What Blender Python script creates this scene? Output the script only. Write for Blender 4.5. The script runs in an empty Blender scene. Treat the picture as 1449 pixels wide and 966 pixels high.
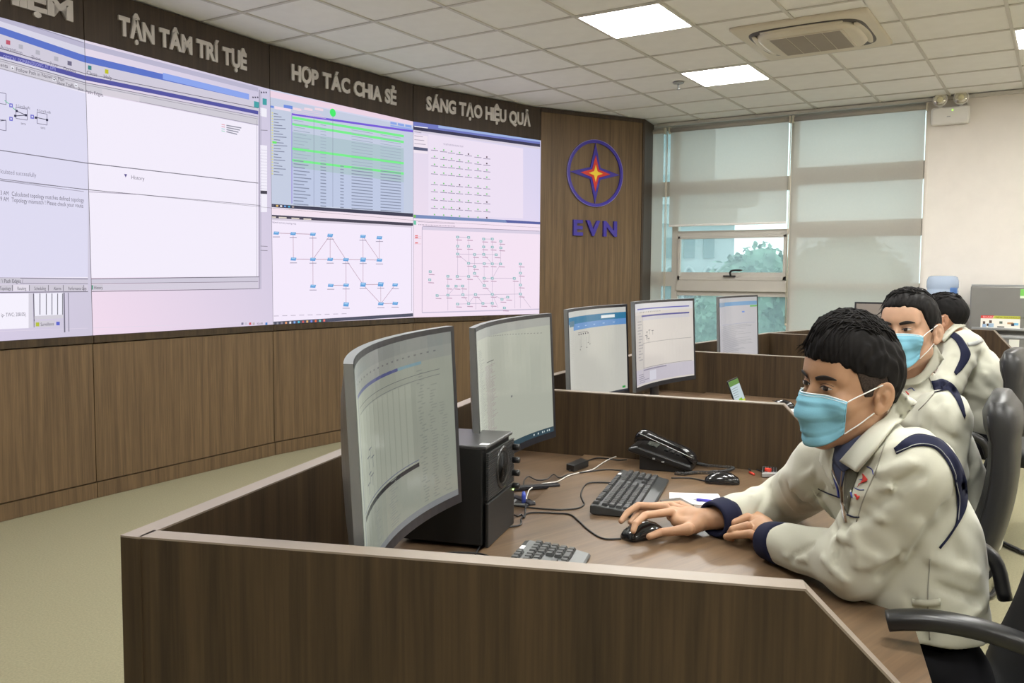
import bpy, math, random
import numpy as np
from mathutils import Vector, Matrix
random.seed(4); RNG = np.random.default_rng(7)
C = bpy.context.scene.collection
PI = math.pi

# ------------------------------------------------------------------ camera
EYE = 1.36; FPX = 1221.5; PIT, ROL, YAW = [math.radians(v) for v in (4.084, 0.391, 32.67)]
CX, CY = 724.5, 480.3
Fv = np.array([-math.sin(YAW)*math.cos(PIT), math.cos(YAW)*math.cos(PIT), -math.sin(PIT)])
Rv = np.array([math.cos(YAW), math.sin(YAW), 0.0]); Uv = np.cross(Rv, Fv)
R2 = Rv*math.cos(ROL)+Uv*math.sin(ROL); U2 = -Rv*math.sin(ROL)+Uv*math.cos(ROL)
O = np.array([0, 0, EYE])
cd = bpy.data.cameras.new('camera'); cam = bpy.data.objects.new('camera', cd); C.objects.link(cam)
cam.matrix_world = Matrix(((R2[0], U2[0], -Fv[0], 0), (R2[1], U2[1], -Fv[1], 0), (R2[2], U2[2], -Fv[2], EYE), (0, 0, 0, 1)))
cd.sensor_width = 36; cd.lens = 36*FPX/1449; cd.shift_y = (CY-483)/1449; cd.clip_start = 0.05; cd.clip_end = 400
bpy.context.scene.camera = cam
def ray(x, y): return Fv+(x-CX)/FPX*R2+(CY-y)/FPX*U2
def at(x, y, d): return O+d*ray(x, y)                      # point of the room at depth d
def atz(x, y, z): r = ray(x, y); return O+(z-EYE)/r[2]*r    # point of the room at height z
def aty(x, y, Y): r = ray(x, y); return O+Y/r[1]*r

# ------------------------------------------------------------------ world, exposure
sc = bpy.context.scene
sc.view_settings.view_transform = 'Standard'; sc.view_settings.look = 'None'
sc.view_settings.exposure = 0.0; sc.view_settings.gamma = 1.0; sc.view_settings.use_curve_mapping = False
w = bpy.data.worlds.new('overcast_sky'); sc.world = w; w.use_nodes = True
bg = w.node_tree.nodes['Background']; bg.inputs[0].default_value = (0.92, 0.98, 1.0, 1); bg.inputs[1].default_value = 2.2
PANEL_POWER = 38.0      # ceiling light panels
CEIL = 3.065

# ------------------------------------------------------------------ materials
MATS = {}
def mat(name, col, rough=0.6, metal=0.0, spec=0.5, emit=None, estr=1.0, bump=0.0, bscale=200, var=0.0, vscale=8, coat=0.0, sheen=0.0):
    if name in MATS: return MATS[name]
    m = bpy.data.materials.new(name); m.use_nodes = True; nt = m.node_tree; b = nt.nodes['Principled BSDF']
    b.inputs['Base Color'].default_value = (*col, 1); b.inputs['Roughness'].default_value = rough
    b.inputs['Metallic'].default_value = metal; b.inputs['Specular IOR Level'].default_value = spec
    b.inputs['Coat Weight'].default_value = coat; b.inputs['Sheen Weight'].default_value = sheen
    if emit: b.inputs['Emission Color'].default_value = (*emit, 1); b.inputs['Emission Strength'].default_value = estr
    tc = nt.nodes.new('ShaderNodeTexCoord')
    if var > 0 or True:
        n = nt.nodes.new('ShaderNodeTexNoise'); n.inputs['Scale'].default_value = vscale; n.inputs['Detail'].default_value = 4
        nt.links.new(tc.outputs['Object'], n.inputs['Vector'])
        mr = nt.nodes.new('ShaderNodeMapRange'); v = max(var, 0.02); mr.inputs['To Min'].default_value = 1-v; mr.inputs['To Max'].default_value = 1+v
        mr.inputs['From Min'].default_value = 0.3; mr.inputs['From Max'].default_value = 0.7
        nt.links.new(n.outputs['Fac'], mr.inputs['Value'])
        mx = nt.nodes.new('ShaderNodeVectorMath'); mx.operation = 'SCALE'; mx.inputs[0].default_value = col
        nt.links.new(mr.outputs['Result'], mx.inputs['Scale']); nt.links.new(mx.outputs['Vector'], b.inputs['Base Color'])
    if bump > 0:
        n2 = nt.nodes.new('ShaderNodeTexNoise'); n2.inputs['Scale'].default_value = bscale; n2.inputs['Detail'].default_value = 3
        nt.links.new(tc.outputs['Object'], n2.inputs['Vector'])
        bp = nt.nodes.new('ShaderNodeBump'); bp.inputs['Strength'].default_value = bump; bp.inputs['Distance'].default_value = 0.002
        nt.links.new(n2.outputs['Fac'], bp.inputs['Height']); nt.links.new(bp.outputs['Normal'], b.inputs['Normal'])
    MATS[name] = m; return m
def wood(name, c1, c2, scale, rough=0.4, spec=0.5, rot=0.0):
    m = bpy.data.materials.new(name); m.use_nodes = True; nt = m.node_tree; b = nt.nodes['Principled BSDF']
    tc = nt.nodes.new('ShaderNodeTexCoord'); mp = nt.nodes.new('ShaderNodeMapping'); mp.vector_type = 'POINT'
    r = nt.nodes.new('ShaderNodeMapping'); r.inputs['Rotation'].default_value = (0, 0, rot)
    nt.links.new(tc.outputs['Object'], r.inputs['Vector']); nt.links.new(r.outputs['Vector'], mp.inputs['Vector'])
    mp.inputs['Scale'].default_value = scale
    n = nt.nodes.new('ShaderNodeTexNoise'); n.inputs['Scale'].default_value = 1; n.inputs['Detail'].default_value = 5; n.inputs['Roughness'].default_value = 0.6; n.inputs['Distortion'].default_value = 0.35
    nt.links.new(mp.outputs['Vector'], n.inputs['Vector'])
    n2 = nt.nodes.new('ShaderNodeTexNoise'); n2.inputs['Scale'].default_value = 5.5; n2.inputs['Detail'].default_value = 3
    nt.links.new(mp.outputs['Vector'], n2.inputs['Vector'])
    ad = nt.nodes.new('ShaderNodeMath'); ad.operation = 'MULTIPLY_ADD'; ad.inputs[1].default_value = 0.45
    nt.links.new(n2.outputs['Fac'], ad.inputs[0]); nt.links.new(n.outputs['Fac'], ad.inputs[2])
    cr = nt.nodes.new('ShaderNodeValToRGB'); e = cr.color_ramp.elements
    e[0].position = 0.48; e[0].color = (*c2, 1); e[1].position = 0.95; e[1].color = (*c1, 1)
    nt.links.new(ad.outputs[0], cr.inputs['Fac']); nt.links.new(cr.outputs['Color'], b.inputs['Base Color'])
    bp = nt.nodes.new('ShaderNodeBump'); bp.inputs['Strength'].default_value = 0.12; bp.inputs['Distance'].default_value = 0.001
    nt.links.new(ad.outputs[0], bp.inputs['Height']); nt.links.new(bp.outputs['Normal'], b.inputs['Normal'])
    b.inputs['Roughness'].default_value = rough; b.inputs['Specular IOR Level'].default_value = spec
    MATS[name] = m; return m
WOOD_WALL = wood('wall_laminate', (0.185, 0.118, 0.060), (0.088, 0.056, 0.030), (30, 30, 0.9), 0.5, 0.35)
WOOD_SHADED = wood('wall_laminate_shaded', (0.075, 0.052, 0.036), (0.040, 0.029, 0.021), (30, 30, 0.9), 0.5, 0.3)  # wall laminate with the header's shade put into its colour
WOOD_DESK = wood('desk_laminate', (0.078, 0.050, 0.025), (0.025, 0.016, 0.009), (28, 28, 0.9), 0.45, 0.35)
WOOD_TOP = wood('worktop_laminate', (0.19, 0.122, 0.070), (0.092, 0.058, 0.034), (26, 1.0, 26), 0.33, 0.5, 0.25)
WOOD_TOP2 = wood('rear_board_laminate', (0.135, 0.085, 0.048), (0.066, 0.040, 0.024), (26, 1.3, 26), 0.36, 0.5, 0.25)
EDGE = mat('laminate_edge_lit', (0.25, 0.205, 0.165), 0.35, var=0.05)  # pinkish edge band, lightened in colour for the reflection on the panel tops
BLACK = mat('black_plastic', (0.012, 0.012, 0.013), 0.35)
GLOSSB = mat('glossy_black_plastic', (0.010, 0.010, 0.012), 0.12, coat=0.4)
KEYM = mat('key_plastic', (0.035, 0.036, 0.038), 0.4)
KBM = mat('keyboard_plastic', (0.045, 0.048, 0.050), 0.3)
SILVER = mat('silver_plastic', (0.42, 0.43, 0.44), 0.3, metal=0.5)
WHITE = mat('white_plastic', (0.78, 0.76, 0.72), 0.4)
CREAM = mat('ivory_plastic', (0.66, 0.60, 0.48), 0.45)
LEATHER = mat('black_leather', (0.020, 0.020, 0.021), 0.40, spec=0.5, bump=0.15, bscale=300)
CHROME = mat('black_painted_tube', (0.02, 0.02, 0.02), 0.25)
PAPERM = mat('paper', (0.85, 0.85, 0.86), 0.8)

def colmat(name, emission, strength, rough, base=(0.01, 0.01, 0.012), spec=0.5):
    m = bpy.data.materials.new(name); m.use_nodes = True; nt = m.node_tree; b = nt.nodes['Principled BSDF']
    a = nt.nodes.new('ShaderNodeAttribute'); a.attribute_name = 'Col'
    b.inputs['Roughness'].default_value = rough; b.inputs['Specular IOR Level'].default_value = spec
    if emission:
        nt.links.new(a.outputs['Color'], b.inputs['Emission Color']); b.inputs['Emission Strength'].default_value = strength
        b.inputs['Base Color'].default_value = (*base, 1)
    else: nt.links.new(a.outputs['Color'], b.inputs['Base Color'])
    MATS[name] = m; return m
SCREEN_BIG = colmat('video_wall_picture', True, 1.0, 0.7, spec=0.1)
SCREEN_SMALL = colmat('monitor_picture', True, 1.0, 0.16, spec=0.5)
PRINT = colmat('coloured_print', False, 1, 0.5)

# ------------------------------------------------------------------ mesh helpers
class MB:
    def __init__(s): s.V = []; s.F = []; s.M = []; s.cols = []; s.smooth = []
    def add(s, V, F, mi=0, col=None, smooth=False):
        o = len(s.V); s.V.extend([tuple(map(float, v)) for v in V])
        for f in F: s.F.append(tuple(int(i)+o for i in f)); s.M.append(mi); s.cols.append(col or (1, 1, 1)); s.smooth.append(smooth)
        return s
    def box(s, c, sz, ax=None, mi=0, col=None):
        c = np.array(c, float); ax = np.eye(3) if ax is None else np.array(ax); h = np.array(sz)/2
        V = [c+ax[0]*h[0]*i+ax[1]*h[1]*j+ax[2]*h[2]*k for i in (-1, 1) for j in (-1, 1) for k in (-1, 1)]
        return s.add(V, [(0, 1, 3, 2), (4, 6, 7, 5), (0, 4, 5, 1), (2, 3, 7, 6), (0, 2, 6, 4), (1, 5, 7, 3)], mi, col)
    def span(s, a, b, mi=0, col=None):
        a = np.array(a, float); b = np.array(b, float); return s.box((a+b)/2, np.abs(b-a), mi=mi, col=col)
    def prism(s, poly, vec, mi=0, col=None, smooth=False):
        P = [np.array(p, float) for p in poly]; n = len(P); v = np.array(vec, float)
        s.add(P+[p+v for p in P], [tuple(range(n))[::-1], tuple(range(n, 2*n))]+[(i, (i+1) % n, n+(i+1) % n, n+i) for i in range(n)], mi, col, smooth)
        return s
    def wall(s, a, b, z0, z1, th, mi=0):      # vertical slab, a->b in plan, thickness to the left of a->b
        a = np.array(a[:2], float); b = np.array(b[:2], float); d = (b-a)/np.linalg.norm(b-a); n = np.array([-d[1], d[0]])*th
        return s.prism([(*a, z0), (*b, z0), (*(b+n), z0), (*(a+n), z0)], (0, 0, z1-z0), mi)
    def tube(s, P, r, n=8, mi=0, caps=True, col=None):
        P = np.array(P, float); m = len(P); rr = np.broadcast_to(np.array(r, float), (m,))
        T = np.gradient(P, axis=0); T /= np.linalg.norm(T, axis=1)[:, None]+1e-12
        u = np.cross(T[0], (0, 0, 1)); 
        if np.linalg.norm(u) < 1e-3: u = np.cross(T[0], (1, 0, 0))
        V = []; 
        for i in range(m):
            u = u-T[i]*(u@T[i]); u /= np.linalg.norm(u); v = np.cross(T[i], u)
            for k in range(n): a = 2*PI*k/n; V.append(P[i]+rr[i]*(math.cos(a)*u+math.sin(a)*v))
        Fc = [(i*n+k, i*n+(k+1) % n, (i+1)*n+(k+1) % n, (i+1)*n+k) for i in range(m-1) for k in range(n)]
        if caps: Fc += [tuple(range(n))[::-1], tuple(range((m-1)*n, m*n))]
        return s.add(V, Fc, mi, col, True)
    def loft(s, secs, n=24, mi=0, closed=True):  # secs: (centre, xaxis*hx, yaxis*hy, exponent)
        V = []
        for c, a, b, e in secs:
            for k in range(n):
                t = 2*PI*k/n; x, y = math.cos(t), math.sin(t)
                V.append(np.array(c)+np.array(a)*abs(x)**(2/e)*np.sign(x)+np.array(b)*abs(y)**(2/e)*np.sign(y))
        m = len(secs); Fc = [(i*n+k, i*n+(k+1) % n, (i+1)*n+(k+1) % n, (i+1)*n+k) for i in range(m-1) for k in range(n)]
        if closed: Fc += [tuple(range(n))[::-1], tuple(range((m-1)*n, m*n))]
        return s.add(V, Fc, mi, None, True)
    def ball(s, c, r, n=12, mi=0):
        r = np.broadcast_to(np.array(r, float), (3,)); c = np.array(c)
        secs = []
        for i in range(n+1):
            t = -PI/2+PI*i/n; k = max(math.cos(t), 1e-3); secs.append((c+np.array([0, 0, r[2]*math.sin(t)]), (r[0]*k, 0, 0), (0, r[1]*k, 0), 2))
        return s.loft(secs, 2*n, mi)
    def lathe(s, c, prof, n=24, ax=None, mi=0, caps=True):
        ax = np.eye(3) if ax is None else np.array(ax)
        secs = [(np.array(c)+ax[2]*z, ax[0]*max(r, 1e-4), ax[1]*max(r, 1e-4), 2) for r, z in prof]
        return s.loft(secs, n, mi, caps)
def mesh_from(V, F, mats, M=None, cols=None, smooth=None, name='mesh'):
    me = bpy.data.meshes.new(name); me.from_pydata([tuple(v) for v in V], [], [tuple(f) for f in F])
    for m in mats: me.materials.append(m)
    if M is not None and len(mats) > 1: me.polygons.foreach_set('material_index', M)
    if smooth is not None: me.polygons.foreach_set('use_smooth', smooth)
    if cols is not None:
        at_ = me.color_attributes.new('Col', 'FLOAT_COLOR', 'CORNER'); buf = []
        for f, c in zip(F, cols): 
            if isinstance(c[0], (tuple, list)):
                for q in c: buf += [*q, 1.0]
            else: buf += [*c, 1.0]*len(f)
        at_.data.foreach_set('color', buf)
    me.update(); return me
def link(name, me, parent=None, loc=None, **props):
    o = bpy.data.objects.new(name, me); C.objects.link(o)
    if parent is not None:
        o.parent = parent
        base = parent
        L = Vector((0, 0, 0))
        while base is not None: L = L+Vector(base.get('_o', (0, 0, 0))); base = base.parent
        if loc is None and me is not None and not props.pop('shared', False): me.transform(Matrix.Translation(-L)); 
        elif loc is not None: o.location = Vector(loc)-L
        props.pop('shared', None)
    elif loc is not None: o.location = loc
    for k, v in props.items(): o[k] = v
    return o
def thing(name, label, cat, loc, group=None, rot=None):
    o = bpy.data.objects.new(name, None); C.objects.link(o); o.location = [float(v) for v in loc]; o['_o'] = tuple(float(v) for v in loc)
    o.empty_display_size = 0.05; o['label'] = label; o['category'] = cat
    if group: o['group'] = group
    return o
def build(mb, name, mats, parent=None, col=False, bevel=0, smooth=None, **props):
    mats = mats if isinstance(mats, (list, tuple)) else [mats]
    me = mesh_from(mb.V, mb.F, mats, mb.M, mb.cols if col else None, mb.smooth if smooth is None else [smooth]*len(mb.F), name)
    o = link(name, me, parent, **props)
    if bevel:
        b = o.modifiers.new('bevel', 'BEVEL'); b.width = bevel; b.segments = 2; b.limit_method = 'ANGLE'; b.angle_limit = 0.6
    return o
def tagged(o, label, cat, group=None):
    o['label'] = label; o['category'] = cat
    if group: o['group'] = group
    return o
def struct(mb, name, mats, parent=None, **k):
    o = build(mb, name, mats, parent, **k)
    if parent is None: o['kind'] = 'structure'
    return o
def spline(P, n=10):          # Catmull-Rom through points
    P = np.array(P, float); Q = np.vstack([2*P[0]-P[1], P, 2*P[-1]-P[-2]]); out = []
    for i in range(len(P)-1):
        a, b, c, d = Q[i:i+4]
        for t in np.linspace(0, 1, n, endpoint=False): out.append(0.5*((2*b)+(-a+c)*t+(2*a-5*b+4*c-d)*t*t+(-a+3*b-3*c+d)*t**3))
    out.append(P[-1]); return np.array(out)
def text_mesh(body, size, depth=0.0, bold=0.0, sx=1.0):
    cu = bpy.data.curves.new('t', 'FONT'); cu.body = body; cu.size = size; cu.extrude = depth; cu.offset = bold; cu.resolution_u = 3
    o = bpy.data.objects.new('t', cu); me = bpy.data.meshes.new_from_object(o); bpy.data.objects.remove(o); bpy.data.curves.remove(cu)
    if sx != 1: me.transform(Matrix.Diagonal((sx, 1, 1, 1)))
    return me
def mesh_VF(me):
    n = len(me.vertices); a = np.empty(n*3); me.vertices.foreach_get('co', a); return a.reshape(-1, 3), [tuple(p.vertices) for p in me.polygons]

# ------------------------------------------------------------------ room
WP = [(-3.75, -0.9), (-4.55, 0.42), (-4.86, 1.45), (-4.94, 3.01), (-5.03, 4.50), (-4.96, 6.08), (-4.52, 7.56), (-3.89, 8.68)]   # face of the curved wall in plan
WP[1] = (-4.50, 0.0); WP[2] = (-4.81, 1.46)
WY = 9.06; XR = 4.2; YB = -3.2
f = MB(); f.prism([(-5.6, YB, -0.1), (XR, YB, -0.1), (XR, WY+.2, -0.1), (-5.6, WY+.2, -0.1)], (0, 0, 0.1))
struct(f, 'floor', mat('floor_carpet', (0.31, 0.285, 0.185), 0.95, spec=0.1, bump=0.5, bscale=260, var=0.10, vscale=120))
ceil = MB(); ceil.prism([(-5.6, YB, CEIL+.03), (XR, YB, CEIL+.03), (XR, WY+.2, CEIL+.03), (-5.6, WY+.2, CEIL+.03)], (0, 0, 0.1))
TILE = mat('ceiling_tile', (0.88, 0.875, 0.85), 0.9, spec=0.1, bump=0.2, bscale=400, var=0.02)
TBAR = mat('ceiling_grid_metal', (0.60, 0.58, 0.53), 0.5)
ceiling = struct(ceil, 'ceiling', TILE)
GX, GY = -3.393, 5.687
light_cells = [(i, j) for i in (1, 5, 9) for j in (2, -1, -4, -7)]+[(5, -10), (9, -10)]
lights_xy = {}
for i, j in light_cells: lights_xy[(i, j)] = 1
ac_cells = {(2, 1), (3, 1), (2, 0), (3, 0)}
tile_mb = MB(); tile_mb.span((-0.29, -0.29, 0), (0.29, 0.29, 0.014)); tile_me = mesh_from(tile_mb.V, tile_mb.F, [TILE], name='tile')
def px_of(P):
    X = np.array(P)-O; d = X@Fv; return (CX+FPX*X@R2/d, CY-FPX*X@U2/d) if d > 0.3 else (-9e9, -9e9)
others = MB(); acc = (-2.03, -1.13, 5.84, 6.86)
for i in range(-4, 13):
    for j in range(-15, 6):
        if (i, j) in lights_xy: continue
        cx_, cy_ = GX+.6*(i+.5), GY+.6*(j+.5)
        if cy_-.3 > WY or cx_ > XR: continue
        if acc[0] < cx_ < acc[1] and acc[2] < cy_ < acc[3]: continue
        vis = any(-60 < px_of((cx_+a, cy_+b, CEIL))[0] < 1510 and -60 < px_of((cx_+a, cy_+b, CEIL))[1] < 300 for a in (-.3, .3) for b in (-.3, .3))
        if vis and cx_ > -5.3: link('ceiling_tile', tile_me, ceiling, loc=(cx_, cy_, CEIL+.008))
        else: others.span((cx_-.29, cy_-.29, CEIL+.008), (cx_+.29, cy_+.29, CEIL+.022))
build(others, 'ceiling_tile_field', TILE, ceiling, kind='stuff')
for x0_, x1_, y0_, y1_ in ((-2.182, acc[0]+.005, 5.70, 6.275), (-2.182, acc[0]+.005, 6.299, 6.875), (acc[1]-.005, -1.004, 5.70, 6.275), (acc[1]-.005, -1.004, 6.299, 6.875), (acc[0], acc[1], 5.70, 5.885), (acc[0], acc[1], 6.82, 6.875)):
    m_ = MB(); m_.span((x0_, y0_, CEIL+.008), (x1_, y1_, CEIL+.022)); build(m_, 'ceiling_tile', TILE, ceiling)
g = MB()
for i in range(-4, 14): g.span((GX+.6*i-.011, YB, CEIL), (GX+.6*i+.011, WY, CEIL+.03))
for j in range(-15, 7):
    if GY+.6*j < WY: g.span((-5.5, GY+.6*j-.011, CEIL+.0006), (XR, GY+.6*j+.011, CEIL+.03))
build(g, 'ceiling_grid', TBAR, ceiling)
tr = MB(); tr.span((-3.9, WY-.04, CEIL-.03), (XR, WY-.0, CEIL)); struct(tr, 'trim_1', TBAR)
# light panels
LIGHTM = mat('light_diffuser', (0.9, 0.9, 0.9), 0.5, emit=(1.0, 0.995, 0.96), estr=PANEL_POWER)
k = 0; lab = ['square lit ceiling panel nearer the camera, left of the air conditioner', 'square lit ceiling panel between the air conditioner and the sprinkler', 'lit ceiling panel cut by the right edge of the photo']
for (i, j) in sorted(lights_xy, key=lambda t: (t != (1, -1), t != (1, 2), t != (5, 2))):
    cx_, cy_ = GX+.6*(i+.5), GY+.6*(j+.5)
    t = thing('ceiling_light', lab[k] if k < 3 else 'square lit ceiling panel further back, outside the photo', 'ceiling light', (cx_, cy_, CEIL), 'square ceiling light panels')
    fr = MB()
    for a, b in (((-.295, -.295), (.295, -.28)), ((-.295, .28), (.295, .295)), ((-.295, -.28), (-.28, .28)), ((.28, -.28), (.295, .28))): fr.span((cx_+a[0], cy_+a[1], CEIL-.004), (cx_+b[0], cy_+b[1], CEIL+.02))
    build(fr, 'frame', WHITE, t)
    d = MB(); d.span((cx_-.28, cy_-.28, CEIL-.002), (cx_+.28, cy_+.28, CEIL+.012)); build(d, 'diffuser', LIGHTM, t); k += 1

# curved wall of laminate panels
def facet(c): 
    a, b = np.array(WP[c]), np.array(WP[c+1]); L = np.linalg.norm(b-a); d = (b-a)/L; n = np.array([d[1], -d[0]]); return a, d, n, L   # n points into the room
ZS0, ZS1 = 0.997, 2.74
cw = MB(); 
for c in range(len(WP)-1):
    a, d, n, L = facet(c); b = a+d*L
    # backing slab
    cw.wall(a-n*.05, b-n*.05, 0, CEIL, .12)
cwall = struct(cw, 'wall_left', WOOD_WALL)
for c in range(len(WP)-1):
    a, d, n, L = facet(c); b = a+d*L; e = .003
    if c < len(WP)-2:
        for z0, z1, m_, nm, th in ((0.10, ZS0-.05, WOOD_WALL, 'lower_panel', 0), (ZS1, CEIL, WOOD_SHADED, 'header_panel', 0), (ZS0-.047, ZS0, WOOD_DESK, 'ledge', .012), (0, .097, WOOD_WALL, 'plinth', .008)):
            p = MB(); p.wall(a+d*e+n*th, b-d*e+n*th, z0+.002, z1-.002, .05+th); build(p, nm, m_, cwall)
    else:
        p = MB(); p.wall(a+d*e, b-d*.03, 0, CEIL-.04, .05); build(p, 'logo_panel', WOOD_WALL, cwall)
        p = MB(); p.wall(b-d*.027+n*.006, b+n*.006, 0, CEIL, .06); p.wall(a+d*e+n*.004, b-d*.03+n*.004, CEIL-.038, CEIL, .05); build(p, 'edge_strip', WOOD_SHADED, cwall)
        rr = MB(); rr.wall(b, np.array([b[0]-.06, WY]), 0, CEIL, .05); build(rr, 'return_panel', WOOD_SHADED, cwall)

# shell
WALLC = mat('cream_wall_paint', (0.80, 0.752, 0.695), 0.8, spec=0.2, bump=0.05, bscale=300)
wx0, wm, wx1 = -3.80, -2.435, -1.185; WSILL = 0.25
s = MB(); s.span((wx1, WY, 0), (XR, WY+.25, CEIL+.1)); s.span((-5.6, WY, 0), (-4.02, WY+.25, CEIL+.1)); s.span((-4.02, WY, 0), (wx1, WY+.25, WSILL)); s.span((-4.02, WY, CEIL-.01), (wx1, WY+.25, CEIL+.1))
struct(s, 'wall_back', WALLC)
s = MB(); s.span((XR, YB, 0), (XR+.15, WY, CEIL+.1)); struct(s, 'wall_right', WALLC)
s = MB(); s.span((-5.6, YB-.15, 0), (XR, YB, CEIL+.1)); struct(s, 'wall_front', WALLC)
s = MB(); s.span((-5.75, YB, 0), (-5.6, WY+.2, CEIL+.1)); struct(s, 'wall_outer', WALLC)
s = MB(); s.span((wx1, WY-.015, 0), (XR, WY, .1)); struct(s, 'baseboard_back', WOOD_SHADED)

# ------------------------------------------------------------------ video wall
cold = (0.80, 0.78, 0.90); warm = (0.90, 0.78, 0.88)
def lin(c): return tuple(((v/255)/12.92 if v/255 <= .04045 else ((v/255+.055)/1.055)**2.4) for v in c)
class Screen:
    """picture of one column of the video wall; everything is given as points on the facet (u along, z up)"""
    def __init__(s, c): s.c = c; s.a, s.d, s.n, s.L = facet(c); s.mb = [MB(), MB()]; s.lay = 0; s.zm = (ZS0+ZS1)/2
    def uv(s, x, y):
        r = ray(x, y); t = (s.a@s.n)/(r[:2]@s.n); P = O+t*r; return (P[:2]-s.a)@s.d, P[2]
    def P(s, u, z, lay): p = s.a+s.d*u+s.n*(0.0025+0.00025*lay); return (p[0], p[1], z)
    def poly(s, pts, col, lay):
        for h, (z0, z1) in enumerate(((ZS0, s.zm-.0008), (s.zm+.0008, ZS1))):
            q = clip(clip(clip(clip(pts, 1, z0, 1), 1, z1, -1), 0, .0015, 1), 0, s.L-.0015, -1)
            if len(q) > 2: s.mb[h].add([s.P(u, z, lay) for u, z in q], [tuple(range(len(q)))[::-1]], 0, lin(col) if max(col) > 1.01 or True else col)
    def quad(s, pix, col, lay): s.poly([s.uv(*p) for p in pix], col, lay)
    def rect(s, u0, z0, u1, z1, col, lay): s.poly([(u0, z0), (u1, z0), (u1, z1), (u0, z1)], col, lay)
    def line(s, p, q, wd, col, lay):
        p, q = np.array(s.uv(*p)), np.array(s.uv(*q)); d = (q-p)/(np.linalg.norm(q-p)+1e-9); n = np.array([-d[1], d[0]])*wd/2
        s.poly([p+n, p-n, q-n, q+n], col, lay)
    def text(s, x, y, body, h, col, lay, wide=1.0):
        u, z = s.uv(x, y); me = text_mesh(body, h*1.12, 0, 0, wide*(.84 if s.c == 2 else .95)); V, F = mesh_VF(me)
        for f_ in F: s.poly([(u+V[i][0], z+V[i][1]) for i in f_], col, lay)
def clip(pts, ax, v, sg):
    out = []; n = len(pts)
    for i in range(n):
        a, b = pts[i], pts[(i+1) % n]; fa, fb = sg*(a[ax]-v), sg*(b[ax]-v)
        if fa >= 0: out.append(tuple(a))
        if fa*fb < 0: t = fa/(fa-fb); out.append(tuple(a[k]+t*(b[k]-a[k]) for k in (0, 1)))
    return out
def gradient(S, cTL, cTR, cBL, cBR):
    for h, (z0, z1) in enumerate(((ZS0, S.zm-.0008), (S.zm+.0008, ZS1))):
        N = 8
        for i in range(N):
            for j in range(N):
                cs = []; P = []
                for a, b in ((0, 0), (1, 0), (1, 1), (0, 1)):
                    U, Vv = (i+a)/N, (j+b)/N; z = z0+(z1-z0)*Vv; V2 = (z-ZS0)/(ZS1-ZS0)
                    c_ = [(cBL[k]*(1-U)+cBR[k]*U)*(1-V2)+(cTL[k]*(1-U)+cTR[k]*U)*V2 for k in range(3)]
                    P.append(S.P(.0015+(S.L-.003)*U, z, 0)); cs.append(lin(c_))
                S.mb[h].add(P[::-1], [(0, 1, 2, 3)], 0, cs[::-1])
scr = [Screen(c) for c in (2, 3, 4, 5)]
# the two left columns share one large window; edges of it as (x, y) on the photograph
A, B = scr[0], scr[1]
gradient(A, (222, 217, 236), (214, 212, 228), (222, 208, 238), (205, 198, 218))
gradient(B, (228, 216, 232), (206, 200, 224), (240, 218, 236), (216, 205, 226))
def both(fn): fn(A); fn(B)
def yT(x, y0, y1, y2):  # the lines bend with the wall: y at x=0, 118, 365
    return y0+(y1-y0)*x/118 if x < 118 else y1+(y2-y1)*(x-118)/247
def band(t0, t1, col, lay, xe=365):
    # t0,t1 = (y0,y118,y365) triples of top and bottom edge
    A.quad([(-80, yT(-80, *t0)), (124, yT(117.99, *t0)+(t0[1]-t0[0])/118*6), (124, t1[1]+(t1[1]-t1[0])/118*6), (-80, yT(-80, *t1))], col, lay)
    k = (xe-118)/247
    B.quad([(115, t0[1]-(t0[2]-t0[1])/247*3), (xe, t0[1]+(t0[2]-t0[1])*k), (xe, t1[1]+(t1[2]-t1[1])*k), (115, t1[1]-(t1[2]-t1[1])/247*3)], col, lay)
band((22, 60, 124), (30, 68, 130), (186, 182, 206), 1); band((38, 78, 137), (48, 88, 144), (92, 116, 200), 1, 352); 
B.quad([(230, 103), (352, 133), (352, 141), (230, 112)], (140, 165, 236), 2)
band((48, 88, 144), (76, 106, 158), (208, 203, 218), 1); band((68, 103.2, 152.5), (69, 104, 153.3), (90, 85, 100), 2)
band((73, 106.5, 157), (80, 113, 162), (84, 84, 160), 2); band((83, 116, 165), (84, 117, 165.6), (120, 115, 130), 2)
band((84, 117, 166), (99, 129, 177), (206, 202, 212), 1); band((86, 119, 168), (86.7, 119.7, 168.6), (150, 145, 160), 2); band((96.5, 128, 176.5), (97.3, 128.7, 177.2), (140, 136, 152), 2)
band((99, 130, 178), (392, 393, 391), (242, 236, 250), 1)
A.quad([(-80, 75), (124, 133), (124, 392), (-80, 392)], (221, 218, 240), 2)
band((212, 229.5, 258.5), (213.3, 230.8, 259.6), (120, 116, 130), 3); band((252.5, 267.5, 290), (253.5, 268.3, 290.7), (125, 120, 135), 3, 375)
A.line((0, 255.5), (118, 271), .004, (170, 165, 185), 3); B.line((119, 271), (197, 275), .004, (170, 160, 180), 3)
band((392.5, 394, 391), (393.4, 395, 392), (110, 106, 120), 3, 366); band((393.5, 395, 392), (400, 401, 398), (206, 200, 216), 2); band((400, 401, 398), (400.8, 401.7, 398.7), (120, 115, 128), 3)
band((402, 402.5, 399), (412, 411, 408), (212, 205, 220), 2); band((413, 412, 408), (414.2, 413, 408.8), (110, 105, 118), 3, 366)
B.line((366.5, 127), (366.5, 409), .006, (110, 105, 125), 4); B.line((363, 170), (363, 391), .003, (150, 145, 160), 4); B.line((368.5, 128), (368.5, 409), .008, (180, 176, 196), 4)
A.quad([(0, 22), (118, 60), (118, 61.2), (0, 23.2)], (150, 145, 170), 5)
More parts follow.
